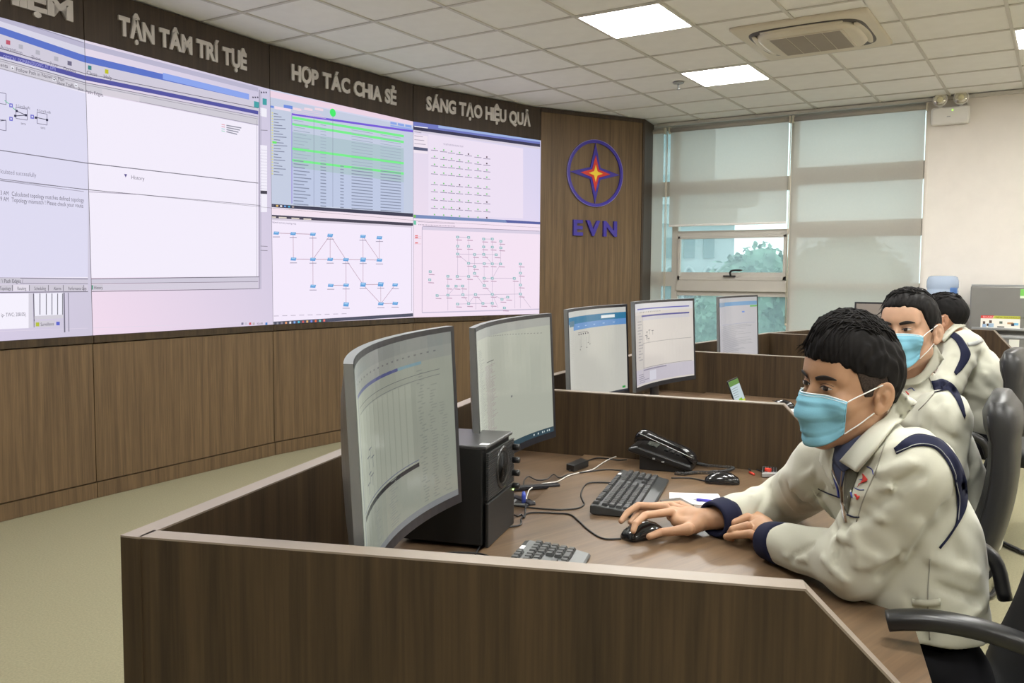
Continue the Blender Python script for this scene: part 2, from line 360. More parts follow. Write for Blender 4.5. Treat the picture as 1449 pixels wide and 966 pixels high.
for x0, tx, ic in ((10, 'Activate', (190, 90, 110)), (28, 'Stop', (180, 178, 190)), (52, 'Show', (180, 178, 190)), (78, 'Print', (180, 178, 190)), (97, 'Options', (110, 105, 130))):
    y = yT(x0, 50, 90, 146); A.quad([(x0-2, y+3), (x0+4, y+4.4), (x0+4, y+10.5), (x0-2, y+9)], ic, 3); A.text(x0-8 if x0 > 20 else 0, y+15+x0*.01, tx, .026, (120, 115, 135), 3)
for x0, tx, ic in ((124, 'Close', (60, 130, 130)), (148, 'Help', (190, 190, 40))):
    y = yT(x0, 50, 90, 146); B.quad([(x0, y+1), (x0+5, y+2), (x0+5, y+8), (x0, y+7)], ic, 3); B.text(x0-2, y+13.5, tx, .028, (90, 85, 100), 3)
A.text(4, 82.5, 'OPTICAL_DOMAIN(DUONG_AT_DM)', .024, (170, 170, 230), 3, .8)
A.text(22, 100.5, 'Follow Path in Network Plan', .026, (90, 86, 100), 3); A.text(80, 119, 'Show Traffic', .026, (90, 86, 100), 3, .9); A.text(0, 94, 'ents', .026, (90, 86, 100), 3)
B.text(120, 131.5, 'Path Edges', .026, (100, 94, 110), 3); A.text(110, 127.5, 'Show', .024, (90, 86, 100), 3, .7)
for x0 in (16, 75, 106): 
    y = yT(x0, 90, 122, 170); A.quad([(x0-1, y-1), (x0+3, y), (x0+3, y+4.5), (x0-1, y+3.5)], (240, 240, 250), 3); A.line((x0, y+1.5), (x0+2, y+3), .006, (60, 60, 60), 4)
B.quad([(144, 126), (197, 136), (197, 144), (144, 134)], (215, 208, 218), 3)
A.text(0, 245, 'lculated successfully', .030, (140, 136, 155), 3, .9)
A.text(0, 275.5, '3 AM', .030, (110, 106, 122), 3, .75); A.text(0, 284, '9 AM', .030, (110, 106, 122), 3, .75)
A.text(16, 277, 'Calculated topology matches defined topology', .031, (110, 106, 122), 3, .80); A.text(16, 285.5, 'Topology mismatch ! Please check your route', .031, (110, 106, 122), 3, .80)
B.text(185, 253, 'History', .030, (110, 106, 122), 3); B.quad([(175, 246), (179.5, 246.6), (177.3, 251)], (90, 80, 140), 3)
for k_, c_ in enumerate(((220, 120, 130), (220, 120, 130), (120, 200, 200), (120, 210, 170))):
    B.line((313, 176+k_*3), (318, 177+k_*3), .004, c_, 3); B.line((320, 177.3+k_*3), (341-k_*2, 181+k_*3), .008, (150, 150, 165), 3)
B.quad([(359, 143), (366, 144.5), (366, 153), (359, 151.5)], (70, 160, 165), 3); B.quad([(371, 139), (377, 140), (377, 149), (371, 148)], (70, 160, 165), 5); B.quad([(368, 152), (377, 154), (377, 166), (368, 164)], (240, 238, 248), 4)
B.quad([(368, 205), (377.5, 206), (377.5, 300), (368, 300)], (242, 238, 250), 4); B.quad([(368, 269.5), (377.5, 270), (377.5, 274.5), (368, 274)], (70, 66, 80), 5)
for k_ in range(14): B.line((368, 212+k_*4.2), (377.5, 212.7+k_*4.2), .002, (190, 186, 204), 5)
for y_ in (136.5, 129.5): 
    for q in range(3): B.quad([(356.5+q*3.3+(y_ < 131)*12, y_), (358.5+q*3.3+(y_ < 131)*12, y_+.4), (358.5+q*3.3+(y_ < 131)*12, y_+2.6), (356.5+q*3.3+(y_ < 131)*12, y_+2.2)], (80, 78, 95), 6)
for y_ in (184, 348, 354): B.line((368, y_), (378, y_+.5), .004, (120, 116, 130), 5)
# small network sketch in the leftmost column
for bx in ((-6, 130, 8, 148), (-6, 168, 8, 185), (22, 152, 38, 170), (52, 159, 66, 177)):
    x0, y0, x1, y1 = bx
    for p, q in (((x0, y0), (x1, y0+2.5)), ((x1, y0+2.5), (x1, y1)), ((x1, y1), (x0, y1-2.5)), ((x0, y1-2.5), (x0, y0))): A.line(p, q, .003, (100, 96, 120), 4)
for p, q, c_ in (((6, 142), (12, 147), (90, 200, 150)), ((16, 151), (23, 157), (80, 180, 130)), ((23, 157), (36, 163), (60, 60, 80)), ((21, 164), (36, 163), (60, 60, 80)), ((50, 166), (66, 169.5), (60, 60, 80)), ((0, 171), (8, 170), (60, 60, 80))): A.line(p, q, .004, c_, 4)
for p in ((15, 149), (15, 168), (45, 165)): A.quad([(p[0]-2.4, p[1]-3), (p[0]+2.4, p[1]-2.3), (p[0]+2.4, p[1]+3.3), (p[0]-2.4, p[1]+2.7)], (110, 110, 205), 5); A.quad([(p[0]-1, p[1]-1.3), (p[0]+1, p[1]-1), (p[0]+1, p[1]+1.5), (p[0]-1, p[1]+1.2)], (230, 228, 245), 6)
for p in ((23, 157), (36, 163), (21, 164), (50, 166.5), (66, 169.7)): A.quad([(p[0]-1.6, p[1]-1.8), (p[0]+1.6, p[1]-1.4), (p[0]+1.6, p[1]+1.8), (p[0]-1.6, p[1]+1.4)], (50, 50, 75), 5)
A.text(22, 151, 'E Core B-coRt', .018, (90, 88, 105), 4, .8); A.text(52, 157.5, 'B Core B-coBt', .018, (90, 88, 105), 4, .8); A.text(29, 176, 'terra', .018, (90, 88, 105), 4, .8); A.text(57, 182, 'terra', .018, (90, 88, 105), 4, .8)
A.quad([(-60, 392), (28, 393), (28, 401), (-60, 401)], (200, 196, 208), 4); A.text(2, 400, '\\ Path Edges /', .026, (80, 76, 90), 5, .9)
tabs = ((-8, 17, 'Topology'), (18, 41, 'Routing'), (42, 68, 'Scheduling'), (69.5, 89, 'Alarms'), (90, 118, 'Performance Logs'))
for k_, (x0, x1, tx) in enumerate(tabs):
    A.quad([(x0, 403), (x1, 403), (x1, 411.5), (x0, 412)], (226, 220, 232) if k_ == 1 else (205, 200, 212), 4); A.line((x1, 403), (x1, 411.5), .004, (120, 116, 128), 5); A.text(max(x0+6, -1), 410.2, tx, .024, (70, 66, 80), 5, .72)
B.quad([(126, 402.5), (145, 402), (145, 410), (126, 410.5)], (205, 200, 212), 4); B.quad([(127, 403.5), (131, 403.5), (131, 409.5), (127, 409.5)], (70, 150, 120), 5); B.text(132.5, 409, 'History', .024, (70, 66, 80), 5, .75)
A.quad([(-60, 416), (40, 415), (40, 464), (-60, 468)], (244, 240, 252), 3); A.quad([(40, 415), (46, 415), (46, 463), (40, 463.7)], (214, 210, 222), 4); A.quad([(47, 415), (89, 414), (89, 450), (47, 452)], (240, 238, 250), 3)
for x_ in (56, 65, 73, 81, 88): A.line((x_, 415), (x_, 445), .005, (110, 108, 120), 4)
A.line((47, 415), (48, 463), .006, (100, 96, 110), 4); A.line((90, 414), (91, 470), .008, (110, 106, 124), 4); A.line((96, 414), (97, 469), .004, (110, 106, 124), 4)
A.quad([(48, 447), (89, 445), (89, 450), (48, 452)], (210, 206, 216), 4); A.quad([(48, 454), (77, 453), (77, 462), (48, 463)], (208, 203, 214), 4); A.quad([(50, 456), (55, 456), (55, 461.5), (50, 461.5)], (180, 190, 60), 5)
A.text(57, 461, 'Surveillance', .024, (80, 76, 92), 5, .75); A.text(1, 448, 'ip- TWC: 208.05)', .026, (120, 116, 130), 5, .8); A.quad([(79, 455), (84, 455), (84, 460), (79, 460)], (90, 100, 200), 5)
band((468.5, 464, 455.5), (469, 464.5, 456), (225, 215, 232), 3, 375)
for x_, c_ in ((341, (130, 125, 150)), (346, (200, 196, 210)), (352, (200, 90, 100)), (357, (190, 180, 180)), (375, (70, 130, 200))): B.quad([(x_, 456.3), (x_+3, 456), (x_+3, 459.3), (x_, 459.6)], c_, 4)
B.text(363, 459.3, '9:26 AM', .020, (90, 88, 100), 4, .8)
# third column, upper picture: alarm list
D = scr[2]; gradient(D, (212, 214, 236), (206, 210, 234), (240, 230, 246), (236, 222, 240))
D.quad([(380, 128), (584, 170), (584, 177), (380, 137)], (236, 212, 228), 1)
D.quad([(378, 137), (584, 180), (584, 304), (378, 288)], (196, 204, 224), 1); D.quad([(412, 186), (571, 210), (571, 258), (412, 236)], (176, 196, 206), 2); D.quad([(412, 236), (571, 258), (571, 300), (412, 288)], (190, 200, 226), 2)
def alongD(x, y0, y1, xa=412, xb=571): return y0+(y1-y0)*(x-xa)/(xb-xa)
for y0, y1, c_, hh in ((160, 182.5, (118, 92, 214), 3), (164.5, 191, (120, 238, 140), 3.4), (173.7, 199.3, (120, 238, 140), 3.4), (208.5, 229.5, (120, 238, 140), 3.2), (225, 244, (120, 238, 140), 3.2)):
    xe = 584 if c_[0] == 118 else 571; ye = alongD(xe, y0, y1)
    D.quad([(413, y0), (xe, ye), (xe, ye+hh), (413, y0+hh)], c_, 4)
for q in range(26):
    y0, y1 = 169.5+q*4.75, 196+q*4.15
    for (xa, xb) in ((415, 415+14+(q*7) % 12), (453, 461), (481, 486), (497, 527), (538, 567)):
        if q < 12 and xa in (481,): continue
        D.line((xa, alongD(xa, y0, y1)), (xb, alongD(xb, y0, y1)), .008 if q > 11 else .005, (138, 146, 170) if q > 11 else (158, 172, 190), 5)
for x_ in (443.7, 470.5): D.line((x_, 165), (x_, 293), .003, (120, 124, 150), 5)
D.line((412.5, 160), (412.5, 288), .006, (150, 120, 220), 5)
for q in range(22): D.quad([(384, 158.5+q*4.1), (386, 158.8+q*4.1), (386, 160.8+q*4.1), (384, 160.5+q*4.1)], (220, 214, 150), 4); D.line((387, 160.5+q*4.1), (393+(q*5) % 14, 161.5+q*4.1), .006, (130, 136, 160), 4)
D.quad([(385, 199.5), (391, 200.3), (391, 203.5), (385, 202.7)], (110, 230, 110), 5)
D.quad([(401, 148), (413.5, 150), (413.5, 154.5), (401, 152.5)], (110, 140, 220), 4); D.quad([(381, 149), (387, 150), (387, 153), (381, 152)], (110, 140, 220), 4); D.quad([(388, 150), (411, 154), (411, 158), (388, 154)], (240, 220, 234), 3)
cu, cz = D.uv(470.5, 159.5); D.poly([(cu+.032*math.cos(t), cz+.032*math.sin(t)) for t in np.linspace(0, 2*PI, 16, endpoint=False)], (70, 235, 110), 5)
for q in range(3): D.quad([(552+q*10.5, 172+q*2), (561+q*10.5, 173.7+q*2), (561+q*10.5, 177+q*2), (552+q*10.5, 175.3+q*2)], (140, 165, 230), 4)
D.quad([(552, 176.5), (584, 182), (584, 184.5), (552, 179)], (150, 172, 232), 4)
for q in range(4): D.line((414+q*0, 152+q*2.7), (452+q*3, 159+q*2.9), .004, (226, 200, 220), 4)
for x_ in (414, 430, 445): D.quad([(x_, 152), (x_+12, 154), (x_+12, 157.5), (x_, 155.5)], (236, 214, 226), 4)
D.quad([(378, 288), (584, 302), (584, 307), (378, 292.5)], (62, 62, 82), 5)
for q, c_ in enumerate(((230, 230, 240), (90, 90, 110), (230, 190, 110), (230, 230, 235), (110, 160, 220), (80, 170, 210), (160, 150, 150))): D.quad([(379+q*5.6, 289.1+q*.38), (382+q*5.6, 289.3+q*.38), (382+q*5.6, 291.7+q*.38), (379+q*5.6, 291.5+q*.38)], c_, 6)
# third column, lower picture: network map
D.quad([(378, 293), (584, 307), (584, 447), (378, 461)], (243, 233, 250), 1)
D.quad([(378, 303.5), (584, 315.5), (584, 319.5), (378, 308)], (70, 66, 82), 5); D.quad([(378, 293), (584, 307), (584, 315), (378, 303)], (242, 226, 238), 2)
D.quad([(378, 308), (583, 319.5), (583, 322), (378, 311)], (216, 206, 222), 3); D.quad([(378, 308), (382.5, 308.3), (382.5, 455), (378, 455.5)], (238, 218, 232), 3); D.line((383.5, 314), (384, 451), .004, (190, 180, 200), 4); D.line((582, 322), (582, 440), .005, (170, 160, 180), 4)
for x_, tx in ((379, '■■■■■'), (394, '■■■■'), (412, '■■■■■'), (429, '■■')): D.line((x_, 306.7+(x_-379)*.06), (x_+11, 307.3+(x_-379)*.06), .010, (220, 210, 200), 6)
D.text(384, 315.3, 'Network summary topology map', .018, (130, 120, 145), 5, .9)
D.quad([(378, 455.5), (584, 443), (584, 447.5), (378, 460.5)], (78, 80, 98), 5)
for q in range(14): D.quad([(379+q*6, 456.6-q*.36), (381.6+q*6, 456.4-q*.36), (381.6+q*6, 459.4-q*.36), (379+q*6, 459.6-q*.36)], ((230, 230, 240), (150, 150, 160), (150, 150, 160), (150, 140, 150), (230, 160, 110), (235, 235, 240), (130, 170, 230), (90, 190, 210), (200, 90, 90), (230, 180, 110), (120, 140, 220), (235, 110, 70), (120, 200, 190), (240, 120, 110))[q], 6)
X0, Y0, SC = 370, 290, 230/1234
nod = dict(a=(110, 213), b=(238, 217), c=(388, 222), d=(519, 230), e=(768, 238), f=(893, 248), g=(240, 410), h=(388, 412), i=(519, 412), j=(639, 414), k=(769, 415), l=(893, 418), m=(389, 616), n=(523, 610), o=(640, 608), p=(769, 604), q=(903, 602), r=(1012, 606), s=(904, 749), t=(1013, 746), u=(640, 754))
N = {k_: (X0+v[0]*SC, Y0+v[1]*SC) for k_, v in nod.items()}
for e_ in 'ab bc bg ch gh dh di dj hi ij jk kl ek el fl hm no jo ou jp kp pq ps qs rs st'.split(): D.line(N[e_[0]], N[e_[1]], .0042, (176, 140, 160), 4)
for k_, (x_, y_) in N.items():
    big = k_ in 'kup q'; a_ = 4.2; b_ = 3.1 if big else 2.3
    D.quad([(x_-a_+1, y_-b_), (x_+a_, y_-b_+.4), (x_+a_-1, y_+b_), (x_-a_, y_+b_-.4)], (96, 160, 218), 5); D.quad([(x_-a_+2, y_-b_+.6), (x_+a_-1, y_-b_+1), (x_+a_-2.4, y_), (x_-a_+1.4, y_-.3)], (160, 205, 240), 6)
    D.line((x_-5, y_+5.4), (x_+5, y_+5.4), .005, (150, 140, 165), 5)
for q in range(9): D.line((387+q*12, 447-q*.4), (394+q*12, 446.8-q*.4), .004, (170, 160, 180), 5)
# fourth column
E4 = scr[3]; gradient(E4, (226, 216, 236), (214, 210, 238), (244, 224, 238), (236, 220, 242))
E4.quad([(584, 170), (764, 195), (764, 204), (584, 180)], (112, 120, 190), 2); E4.quad([(620, 177), (764, 198), (764, 201), (620, 181)], (160, 180, 226), 3); E4.quad([(586, 178), (605, 180.4), (605, 181.7), (586, 179.3)], (240, 236, 244), 4)
E4.quad([(584, 179), (764, 204), (764, 208), (584, 183.5)], (60, 58, 84), 3); E4.quad([(716, 190.2), (757, 196), (757, 197.3), (716, 191.5)], (235, 235, 245), 4)
E4.quad([(584, 183.5), (764, 208), (764, 211), (584, 186)], (214, 206, 222), 3); E4.quad([(606, 190), (740, 210), (740, 309), (606, 304)], (236, 224, 242), 2)
E4.quad([(585, 207.5), (605, 209.8), (605, 214), (585, 211.8)], (88, 92, 120), 4); E4.quad([(585, 190), (605, 192.5), (605, 218), (585, 216)], (240, 228, 240), 3)
for q in range(4): E4.line((586, 186.5+q*5.5), (596+q*2, 188+q*5.5), .005, (160, 150, 170), 4)
E4.text(627, 205, 'TIVI NETWORK MAP HIGHWAY POINT', .020, (150, 142, 165), 4, .62)
for rw in range(9):
    ys = [210.3, 221.5, 232.6, 243.8, 258.7, 269, 280.7, 292.3, 303.6][rw]; sl = [12, 10, 8, 7, 6, 5.6, 5.2, 4.9, 4.6][rw]
    for cl in range(7):
        x_ = [614.5, 627.5, 638.5, 650, 662.5, 676, 688.5][cl]; y_ = ys+(x_-614.5)/74*sl
        dk = (rw, cl) in ((0, 4), (0, 6), (1, 6), (4, 3), (6, 6), (7, 3), (8, 6))
        E4.quad([(x_-.9, y_-1.2), (x_+.9, y_-1), (x_+.9, y_+1), (x_-.9, y_+.8)], (70, 50, 60) if dk else (120, 200, 120), 5)
        if rw < 8: E4.line((x_-5, y_+2), (x_+5, y_+2.8), .006, (150, 140, 165), 4)
E4.quad([(584, 303.5), (764, 314), (764, 317.5), (584, 308.5)], (120, 140, 186), 4); E4.quad([(584, 303.8), (588, 304), (588, 308), (584, 307.8)], (120, 190, 90), 6); E4.quad([(715, 311), (764, 314), (764, 317.5), (717, 315)], (88, 96, 160), 5)
E4.quad([(584, 308.5), (764, 317.5), (764, 446), (584, 447)], (243, 226, 242), 1); E4.quad([(597, 320), (764, 327.5), (764, 331.5), (597, 325)], (216, 206, 226), 3); E4.line((598, 320), (763, 327), .004, (120, 110, 140), 5); E4.line((597, 321), (597, 442), .004, (160, 150, 175), 4)
E4.quad([(585, 312), (588.5, 312.3), (588.5, 318), (585, 317.7)], (110, 200, 170), 5); E4.quad([(597, 441.5), (763, 436.5), (763, 438), (597, 443)], (200, 190, 212), 4)
for q in range(24): E4.quad([(592+q*2.2, 317+q*.1), (593+q*2.2, 317.1+q*.1), (593+q*2.2, 318.4+q*.1), (592+q*2.2, 318.3+q*.1)], (150, 140, 160), 5)
E4.line((591, 313.5), (643, 316.5), .004, (160, 150, 170), 5)
for y_ in (333.5, 336, 343.5): E4.quad([(587, y_-.8), (591, y_-.8), (591, y_+.8), (587, y_+.8)], (230, 110, 110), 5); E4.line((586, y_+1.5), (596, y_+1.5), .003, (220, 180, 190), 4)
q2 = [(466, 213), (560, 216), (689, 230), (762, 230), (835, 249), (466, 291), (560, 292), (689, 297), (762, 299), (835, 305), (466, 358), (611, 362), (689, 361), (795, 364), (560, 437), (693, 440), (762, 441), (833, 442), (611, 465), (611, 523), (232, 508), (228, 578), (383, 548), (463, 549), (560, 549), (693, 565), (762, 566), (950, 566), (1002, 443), (1002, 521), (1002, 622), (1002, 699), (383, 631), (453, 632), (509, 631), (693, 627), (291, 712), (383, 709), (511, 705), (619, 703), (762, 701), (845, 744), (894, 726), (466, 785), (560, 781), (682, 779), (762, 778), (866, 818)]
T_ = lambda p: (570+p[0]*220/1328, 300+p[1]*220/1328)
for a_, b_ in ((466, 213, 560, 216), (466, 213, 466, 549), (560, 216, 560, 781), (689, 230, 762, 230), (689, 230, 689, 361), (466, 358, 795, 364), (560, 437, 833, 442), (466, 358, 560, 437), (689, 361, 762, 441), (762, 230, 762, 820), (835, 249, 833, 442), (833, 442, 762, 566), (693, 440, 693, 627), (693, 565, 950, 566), (463, 549, 560, 549), (611, 362, 611, 523), (611, 523, 693, 627), (693, 627, 762, 701), (383, 548, 383, 840), (383, 709, 453, 632), (453, 632, 509, 631), (509, 631, 511, 705), (291, 712, 1002, 699), (1002, 443, 1002, 820), (950, 566, 955, 820), (511, 705, 560, 781), (560, 781, 619, 703), (619, 703, 682, 779), (466, 785, 762, 778), (762, 701, 845, 744), (845, 744, 894, 726), (1002, 699, 1090, 815), (619, 703, 622, 830), (762, 701, 812, 815)) and [((t[0], t[1]), (t[2], t[3])) for t in ((466, 213, 560, 216), (466, 213, 466, 549), (560, 216, 560, 781), (689, 230, 762, 230), (689, 230, 689, 361), (466, 358, 795, 364), (560, 437, 833, 442), (466, 358, 560, 437), (689, 361, 762, 441), (762, 230, 762, 820), (835, 249, 833, 442), (833, 442, 762, 566), (693, 440, 693, 627), (693, 565, 950, 566), (463, 549, 560, 549), (611, 362, 611, 523), (611, 523, 693, 627), (693, 627, 762, 701), (383, 548, 383, 840), (383, 709, 453, 632), (453, 632, 509, 631), (509, 631, 511, 705), (291, 712, 1002, 699), (1002, 443, 1002, 820), (950, 566, 955, 820), (511, 705, 560, 781), (560, 781, 619, 703), (619, 703, 682, 779), (466, 785, 762, 778), (762, 701, 845, 744), (845, 744, 894, 726), (1002, 699, 1090, 815), (619, 703, 622, 830), (762, 701, 812, 815))]:
    E4.line(T_(a_), T_(b_), .0035, (180, 166, 190), 4)
for p in q2:
    x_, y_ = T_(p); E4.quad([(x_-2, y_-1.8), (x_+2, y_-1.6), (x_+2, y_+1.8), (x_-2, y_+1.6)], (140, 186, 190), 5); E4.quad([(x_-.8, y_-.8), (x_+.8, y_-.8), (x_+.8, y_+.8), (x_-.8, y_+.8)], (225, 230, 240), 6)
    E4.line((x_-2, y_+4), (x_+6, y_+4.4), .007, (186, 150, 176), 5)
names = ['at the left edge of the photo', 'second column from the left', 'third column from the left', 'beside the emblem panel']
for S, nm in zip(scr, names):
    for h in (0, 1):
        z0, z1 = ((ZS0, S.zm), (S.zm, ZS1))[h]; c_ = S.a+S.d*S.L/2
        up = 'upper' if h else 'lower'
        t = thing('display_cube', f'{up} display of the video wall, {nm}', 'display', (c_[0], c_[1], z0), 'displays of the video wall')
        b_ = MB(); b_.wall(S.a+S.d*.0006, S.a+S.d*(S.L-.0006), z0+.0004, z1-.0004, .045); build(b_, 'housing', BLACK, t)
        build(S.mb[h], 'screen_picture', SCREEN_BIG, t, col=True)
for c in (0, 1):
    a, d, n, L = facet(c); p = MB(); p.wall(a, a+d*L, ZS0, ZS1, .05); build(p, 'blank_panel', WOOD_WALL, cwall)

# ------------------------------------------------------------------ raised lettering on the header
LETTER = mat('brushed_silver_letter', (0.62, 0.58, 0.55), 0.45, metal=0.1)
BLUE = mat('blue_acrylic', (0.045, 0.030, 0.30), 0.25, coat=0.3); BLUE_EDGE = mat('blue_acrylic_edge', (0.25, 0.22, 0.62), 0.3)
def lettering(c, u0, u1, zb, cap, body, label, mats, name='wall_lettering', bold=.0070, depth=.006, cat='lettering', group=None, gap=.10):
    a, d, n, L = facet(c); base = a+d*((u0+u1)/2)*L
    t = thing(name, label, cat, (base[0], base[1], zb), group)
    full = []; x = 0; size = cap/0.70
    for ch in body:
        if ch == ' ': x += .30; continue
        me = text_mesh(ch, 1.0, depth/size*0+.0001, 0); V, F = mesh_VF(me); w0, w1 = V[:, 0].min(), V[:, 0].max(); full.append((ch, x-w0, w1-w0)); x += (w1-w0)+gap
    tot = x-gap; sx = (u1-u0)*L/(tot*size)
    for ch, off, wd in full:
        me = text_mesh(ch, size, depth, bold)
        if sx < 1.0 or True: pass
        V, F = mesh_VF(me); V = V.copy(); V[:, 0] = (V[:, 0]+off*size)*sx
        W = [(*(a+d*(u0*L+v[0])+n*(v[2]+depth+.001)), zb+v[1]) for v in V]
        me2 = mesh_from(W, F, mats, name='letter')
        link('letter', me2, t)
    return t
grp = 'raised slogan words on the header'
lettering(2, .03, .945, 2.83, .108, 'TRÁCH NHIỆM', 'raised silver word ending in NHIỆM, cut by the left edge', [LETTER], group=grp)
lettering(3, .155, .840, 2.832, .108, 'TẬN TÂM TRÍ TỤÊ', 'raised silver words TẬN TÂM TRÍ TỤÊ on the dark header', [LETTER], group=grp)
lettering(4, .130, .853, 2.85, .110, 'HỢP TÁC CHIA SẺ', 'raised silver words HỢP TÁC CHIA SẺ on the dark header', [LETTER], group=grp)
lettering(5, .092, .898, 2.865, .112, 'SÁNG TẠO HIỆU QUẢ', 'raised silver words SÁNG TẠO HIỆU QUẢ on the dark header', [LETTER], group=grp)
lettering(6, .308, .715, 1.81, .150, 'EVN', 'raised dark blue letters EVN below the round emblem', [BLUE], bold=.008, depth=.012, gap=.26)
# emblem
a, d, n, L = facet(6); cu, cz = .507*L, 2.452
t = thing('wall_emblem', 'round blue emblem with four-pointed red and yellow star on wood panel', 'emblem', (*(a+d*cu), cz-.34))
def disc_ring(r0, r1, off, th, m, nm, N=64):
    mb = MB(); V = []
    for k_ in range(N):
        t_ = 2*PI*k_/N
        for r_ in (r0, r1):
            for o_ in (off, off+th): V.append((*(a+d*(cu+r_*math.cos(t_))+n*o_), cz+r_*math.sin(t_)))
    Fc = []
    for k_ in range(N):
        i, j = 4*k_, 4*((k_+1) % N); Fc += [(i+1, i+3, j+3, j+1), (i+2, j+2, j+3, i+3), (i, i+1, j+1, j), (i, j, j+2, i+2)]
    mb.add(V, Fc, 0); build(mb, nm, m, t)
disc_ring(.312, .342, .004, .014, BLUE, 'ring'); disc_ring(.342, .346, .004, .016, BLUE_EDGE, 'ring_edge')
def star(R, r, off, th, m, nm, sy=1.0):
    mb = MB(); pts = []
    for k_ in range(8):
        t_ = PI/2+k_*PI/4; rr_ = (R*(sy if k_ % 4 == 0 else 1)) if k_ % 2 == 0 else r
        pts.append((*(a+d*(cu+rr_*math.cos(t_))+n*off), cz+rr_*math.sin(t_)))
    mb.prism(pts, (*(n*th), 0)); build(mb, nm, m, t)
star(.312, .088, .003, .010, BLUE, 'blue_star'); star(.186, .058, .010, .008, mat('red_acrylic', (.62, .035, .02), .3), 'red_star'); star(.088, .030, .016, .006, mat('yellow_acrylic', (.85, .62, .04), .3), 'yellow_star')
#@@P2
# ------------------------------------------------------------------ window wall
FRAME = mat('window_frame_paint', (0.50, 0.47, 0.42), 0.45)
gl = bpy.data.materials.new('window_glass'); gl.use_nodes = True; nt = gl.node_tree; nt.nodes.clear()
o_ = nt.nodes.new('ShaderNodeOutputMaterial'); tr_ = nt.nodes.new('ShaderNodeBsdfTransparent'); tr_.inputs[0].default_value = (0.87, 0.955, 0.945, 1)
gs = nt.nodes.new('ShaderNodeBsdfGlossy'); gs.inputs['Roughness'].default_value = 0.05; tl = nt.nodes.new('ShaderNodeBsdfTranslucent'); tl.inputs[0].default_value = (0.70, 0.93, 0.94, 1)
m1 = nt.nodes.new('ShaderNodeMixShader'); m1.inputs[0].default_value = 0.16; m2 = nt.nodes.new('ShaderNodeMixShader'); m2.inputs[0].default_value = 0.05
dn = nt.nodes.new('ShaderNodeTexNoise'); dn.inputs['Scale'].default_value = 3
nt.links.new(tr_.outputs[0], m1.inputs[1]); nt.links.new(tl.outputs[0], m1.inputs[2]); nt.links.new(m1.outputs[0], m2.inputs[1]); nt.links.new(gs.outputs[0], m2.inputs[2]); nt.links.new(m2.outputs[0], o_.inputs[0])
def blindmat():
    m = bpy.data.materials.new('roller_blind_fabric'); m.use_nodes = True; nt = m.node_tree; nt.nodes.clear()
    o_ = nt.nodes.new('ShaderNodeOutputMaterial'); df = nt.nodes.new('ShaderNodeBsdfDiffuse'); df.inputs[0].default_value = (0.62, 0.58, 0.52, 1)
    tl = nt.nodes.new('ShaderNodeBsdfTranslucent'); tl.inputs[0].default_value = (0.62, 0.54, 0.48, 1); tp = nt.nodes.new('ShaderNodeBsdfTransparent')
    tc = nt.nodes.new('ShaderNodeTexCoord'); wv = nt.nodes.new('ShaderNodeTexNoise'); wv.inputs['Scale'].default_value = 60; nt.links.new(tc.outputs['Object'], wv.inputs['Vector'])
    mr = nt.nodes.new('ShaderNodeMapRange'); mr.inputs['To Min'].default_value = 0.09; mr.inputs['To Max'].default_value = 0.14; nt.links.new(wv.outputs['Fac'], mr.inputs['Value'])
    a = nt.nodes.new('ShaderNodeMixShader'); a.inputs[0].default_value = 0.50; nt.links.new(df.outputs[0], a.inputs[1]); nt.links.new(tl.outputs[0], a.inputs[2])
    b = nt.nodes.new('ShaderNodeMixShader'); nt.links.new(mr.outputs[0], b.inputs[0]); nt.links.new(a.outputs[0], b.inputs[1]); nt.links.new(tp.outputs[0], b.inputs[2]); nt.links.new(b.outputs[0], o_.inputs[0]); return m
BLIND = blindmat()
def window(n, x0, x1, rails, panes, jambs=(1, 1)):
    f = MB(); y0, y1 = WY+.06, WY+.14
    for x_, on in ((x0, jambs[0]), (x1, jambs[1])):
        if on: f.span((x_-.034, y0, WSILL), (x_+.034, y1, CEIL))
    for z, h in rails: f.span((x0+.035, y0+.005, z-h/2), (x1-.035, y1-.005, z+h/2))
    w_ = struct(f, f'window_{n}', FRAME)
    for z0, z1 in panes:
        g_ = MB(); g_.span((x0+.03, WY+.098, z0), (x1-.03, WY+.104, z1)); build(g_, 'window_pane', gl, w_)
    return w_
w1 = window(1, -3.70, -2.42, [(WSILL+.03, .06), (1.212, .065), (1.405, .06), (1.86, .055), (2.36, .14), (CEIL-.03, .06)], [(WSILL+.05, 1.19), (1.41, 1.84), (1.88, 2.30), (2.42, 3.04)])
sh = MB()
for a_, b_ in (((-3.655, 1.35), (-2.465, 1.395)), ((-3.655, 1.80), (-2.465, 1.83)), ((-3.655, 1.35), (-3.625, 1.83)), ((-2.495, 1.35), (-2.465, 1.83))): sh.span((a_[0], WY+.03, a_[1]), (b_[0], WY+.07, b_[1]))
sh.span((-3.665, WY+.035, 1.23), (-2.455, WY+.07, 1.352)); build(sh, 'sash', FRAME, w1, bevel=.003)
hd = MB(); hd.span((-3.12, WY+.005, 1.388), (-2.99, WY+.03, 1.403)); hd.tube(spline([(-3.04, WY+.01, 1.40), (-3.035, WY-.02, 1.435), (-3.0, WY-.035, 1.455), (-2.90, WY-.04, 1.458)], 5), [.011]*15+[.006]); build(hd, 'window_handle', BLACK, w1)
w2 = window(2, -2.42, -1.16, [(WSILL+.03, .06), (1.30, .07), (1.875, .16), (2.42, .17), (CEIL-.03, .06)], [(WSILL+.05, 1.27), (1.33, 1.80), (1.95, 2.34), (2.50, 3.04)], (0, 1))
w3 = window(3, -4.3, -3.70, [(WSILL+.03, .06), (1.36, .16), (2.36, .16), (CEIL-.03, .06)], [(WSILL+.05, 1.3), (1.42, 2.3), (2.42, 3.04)], (1, 0))
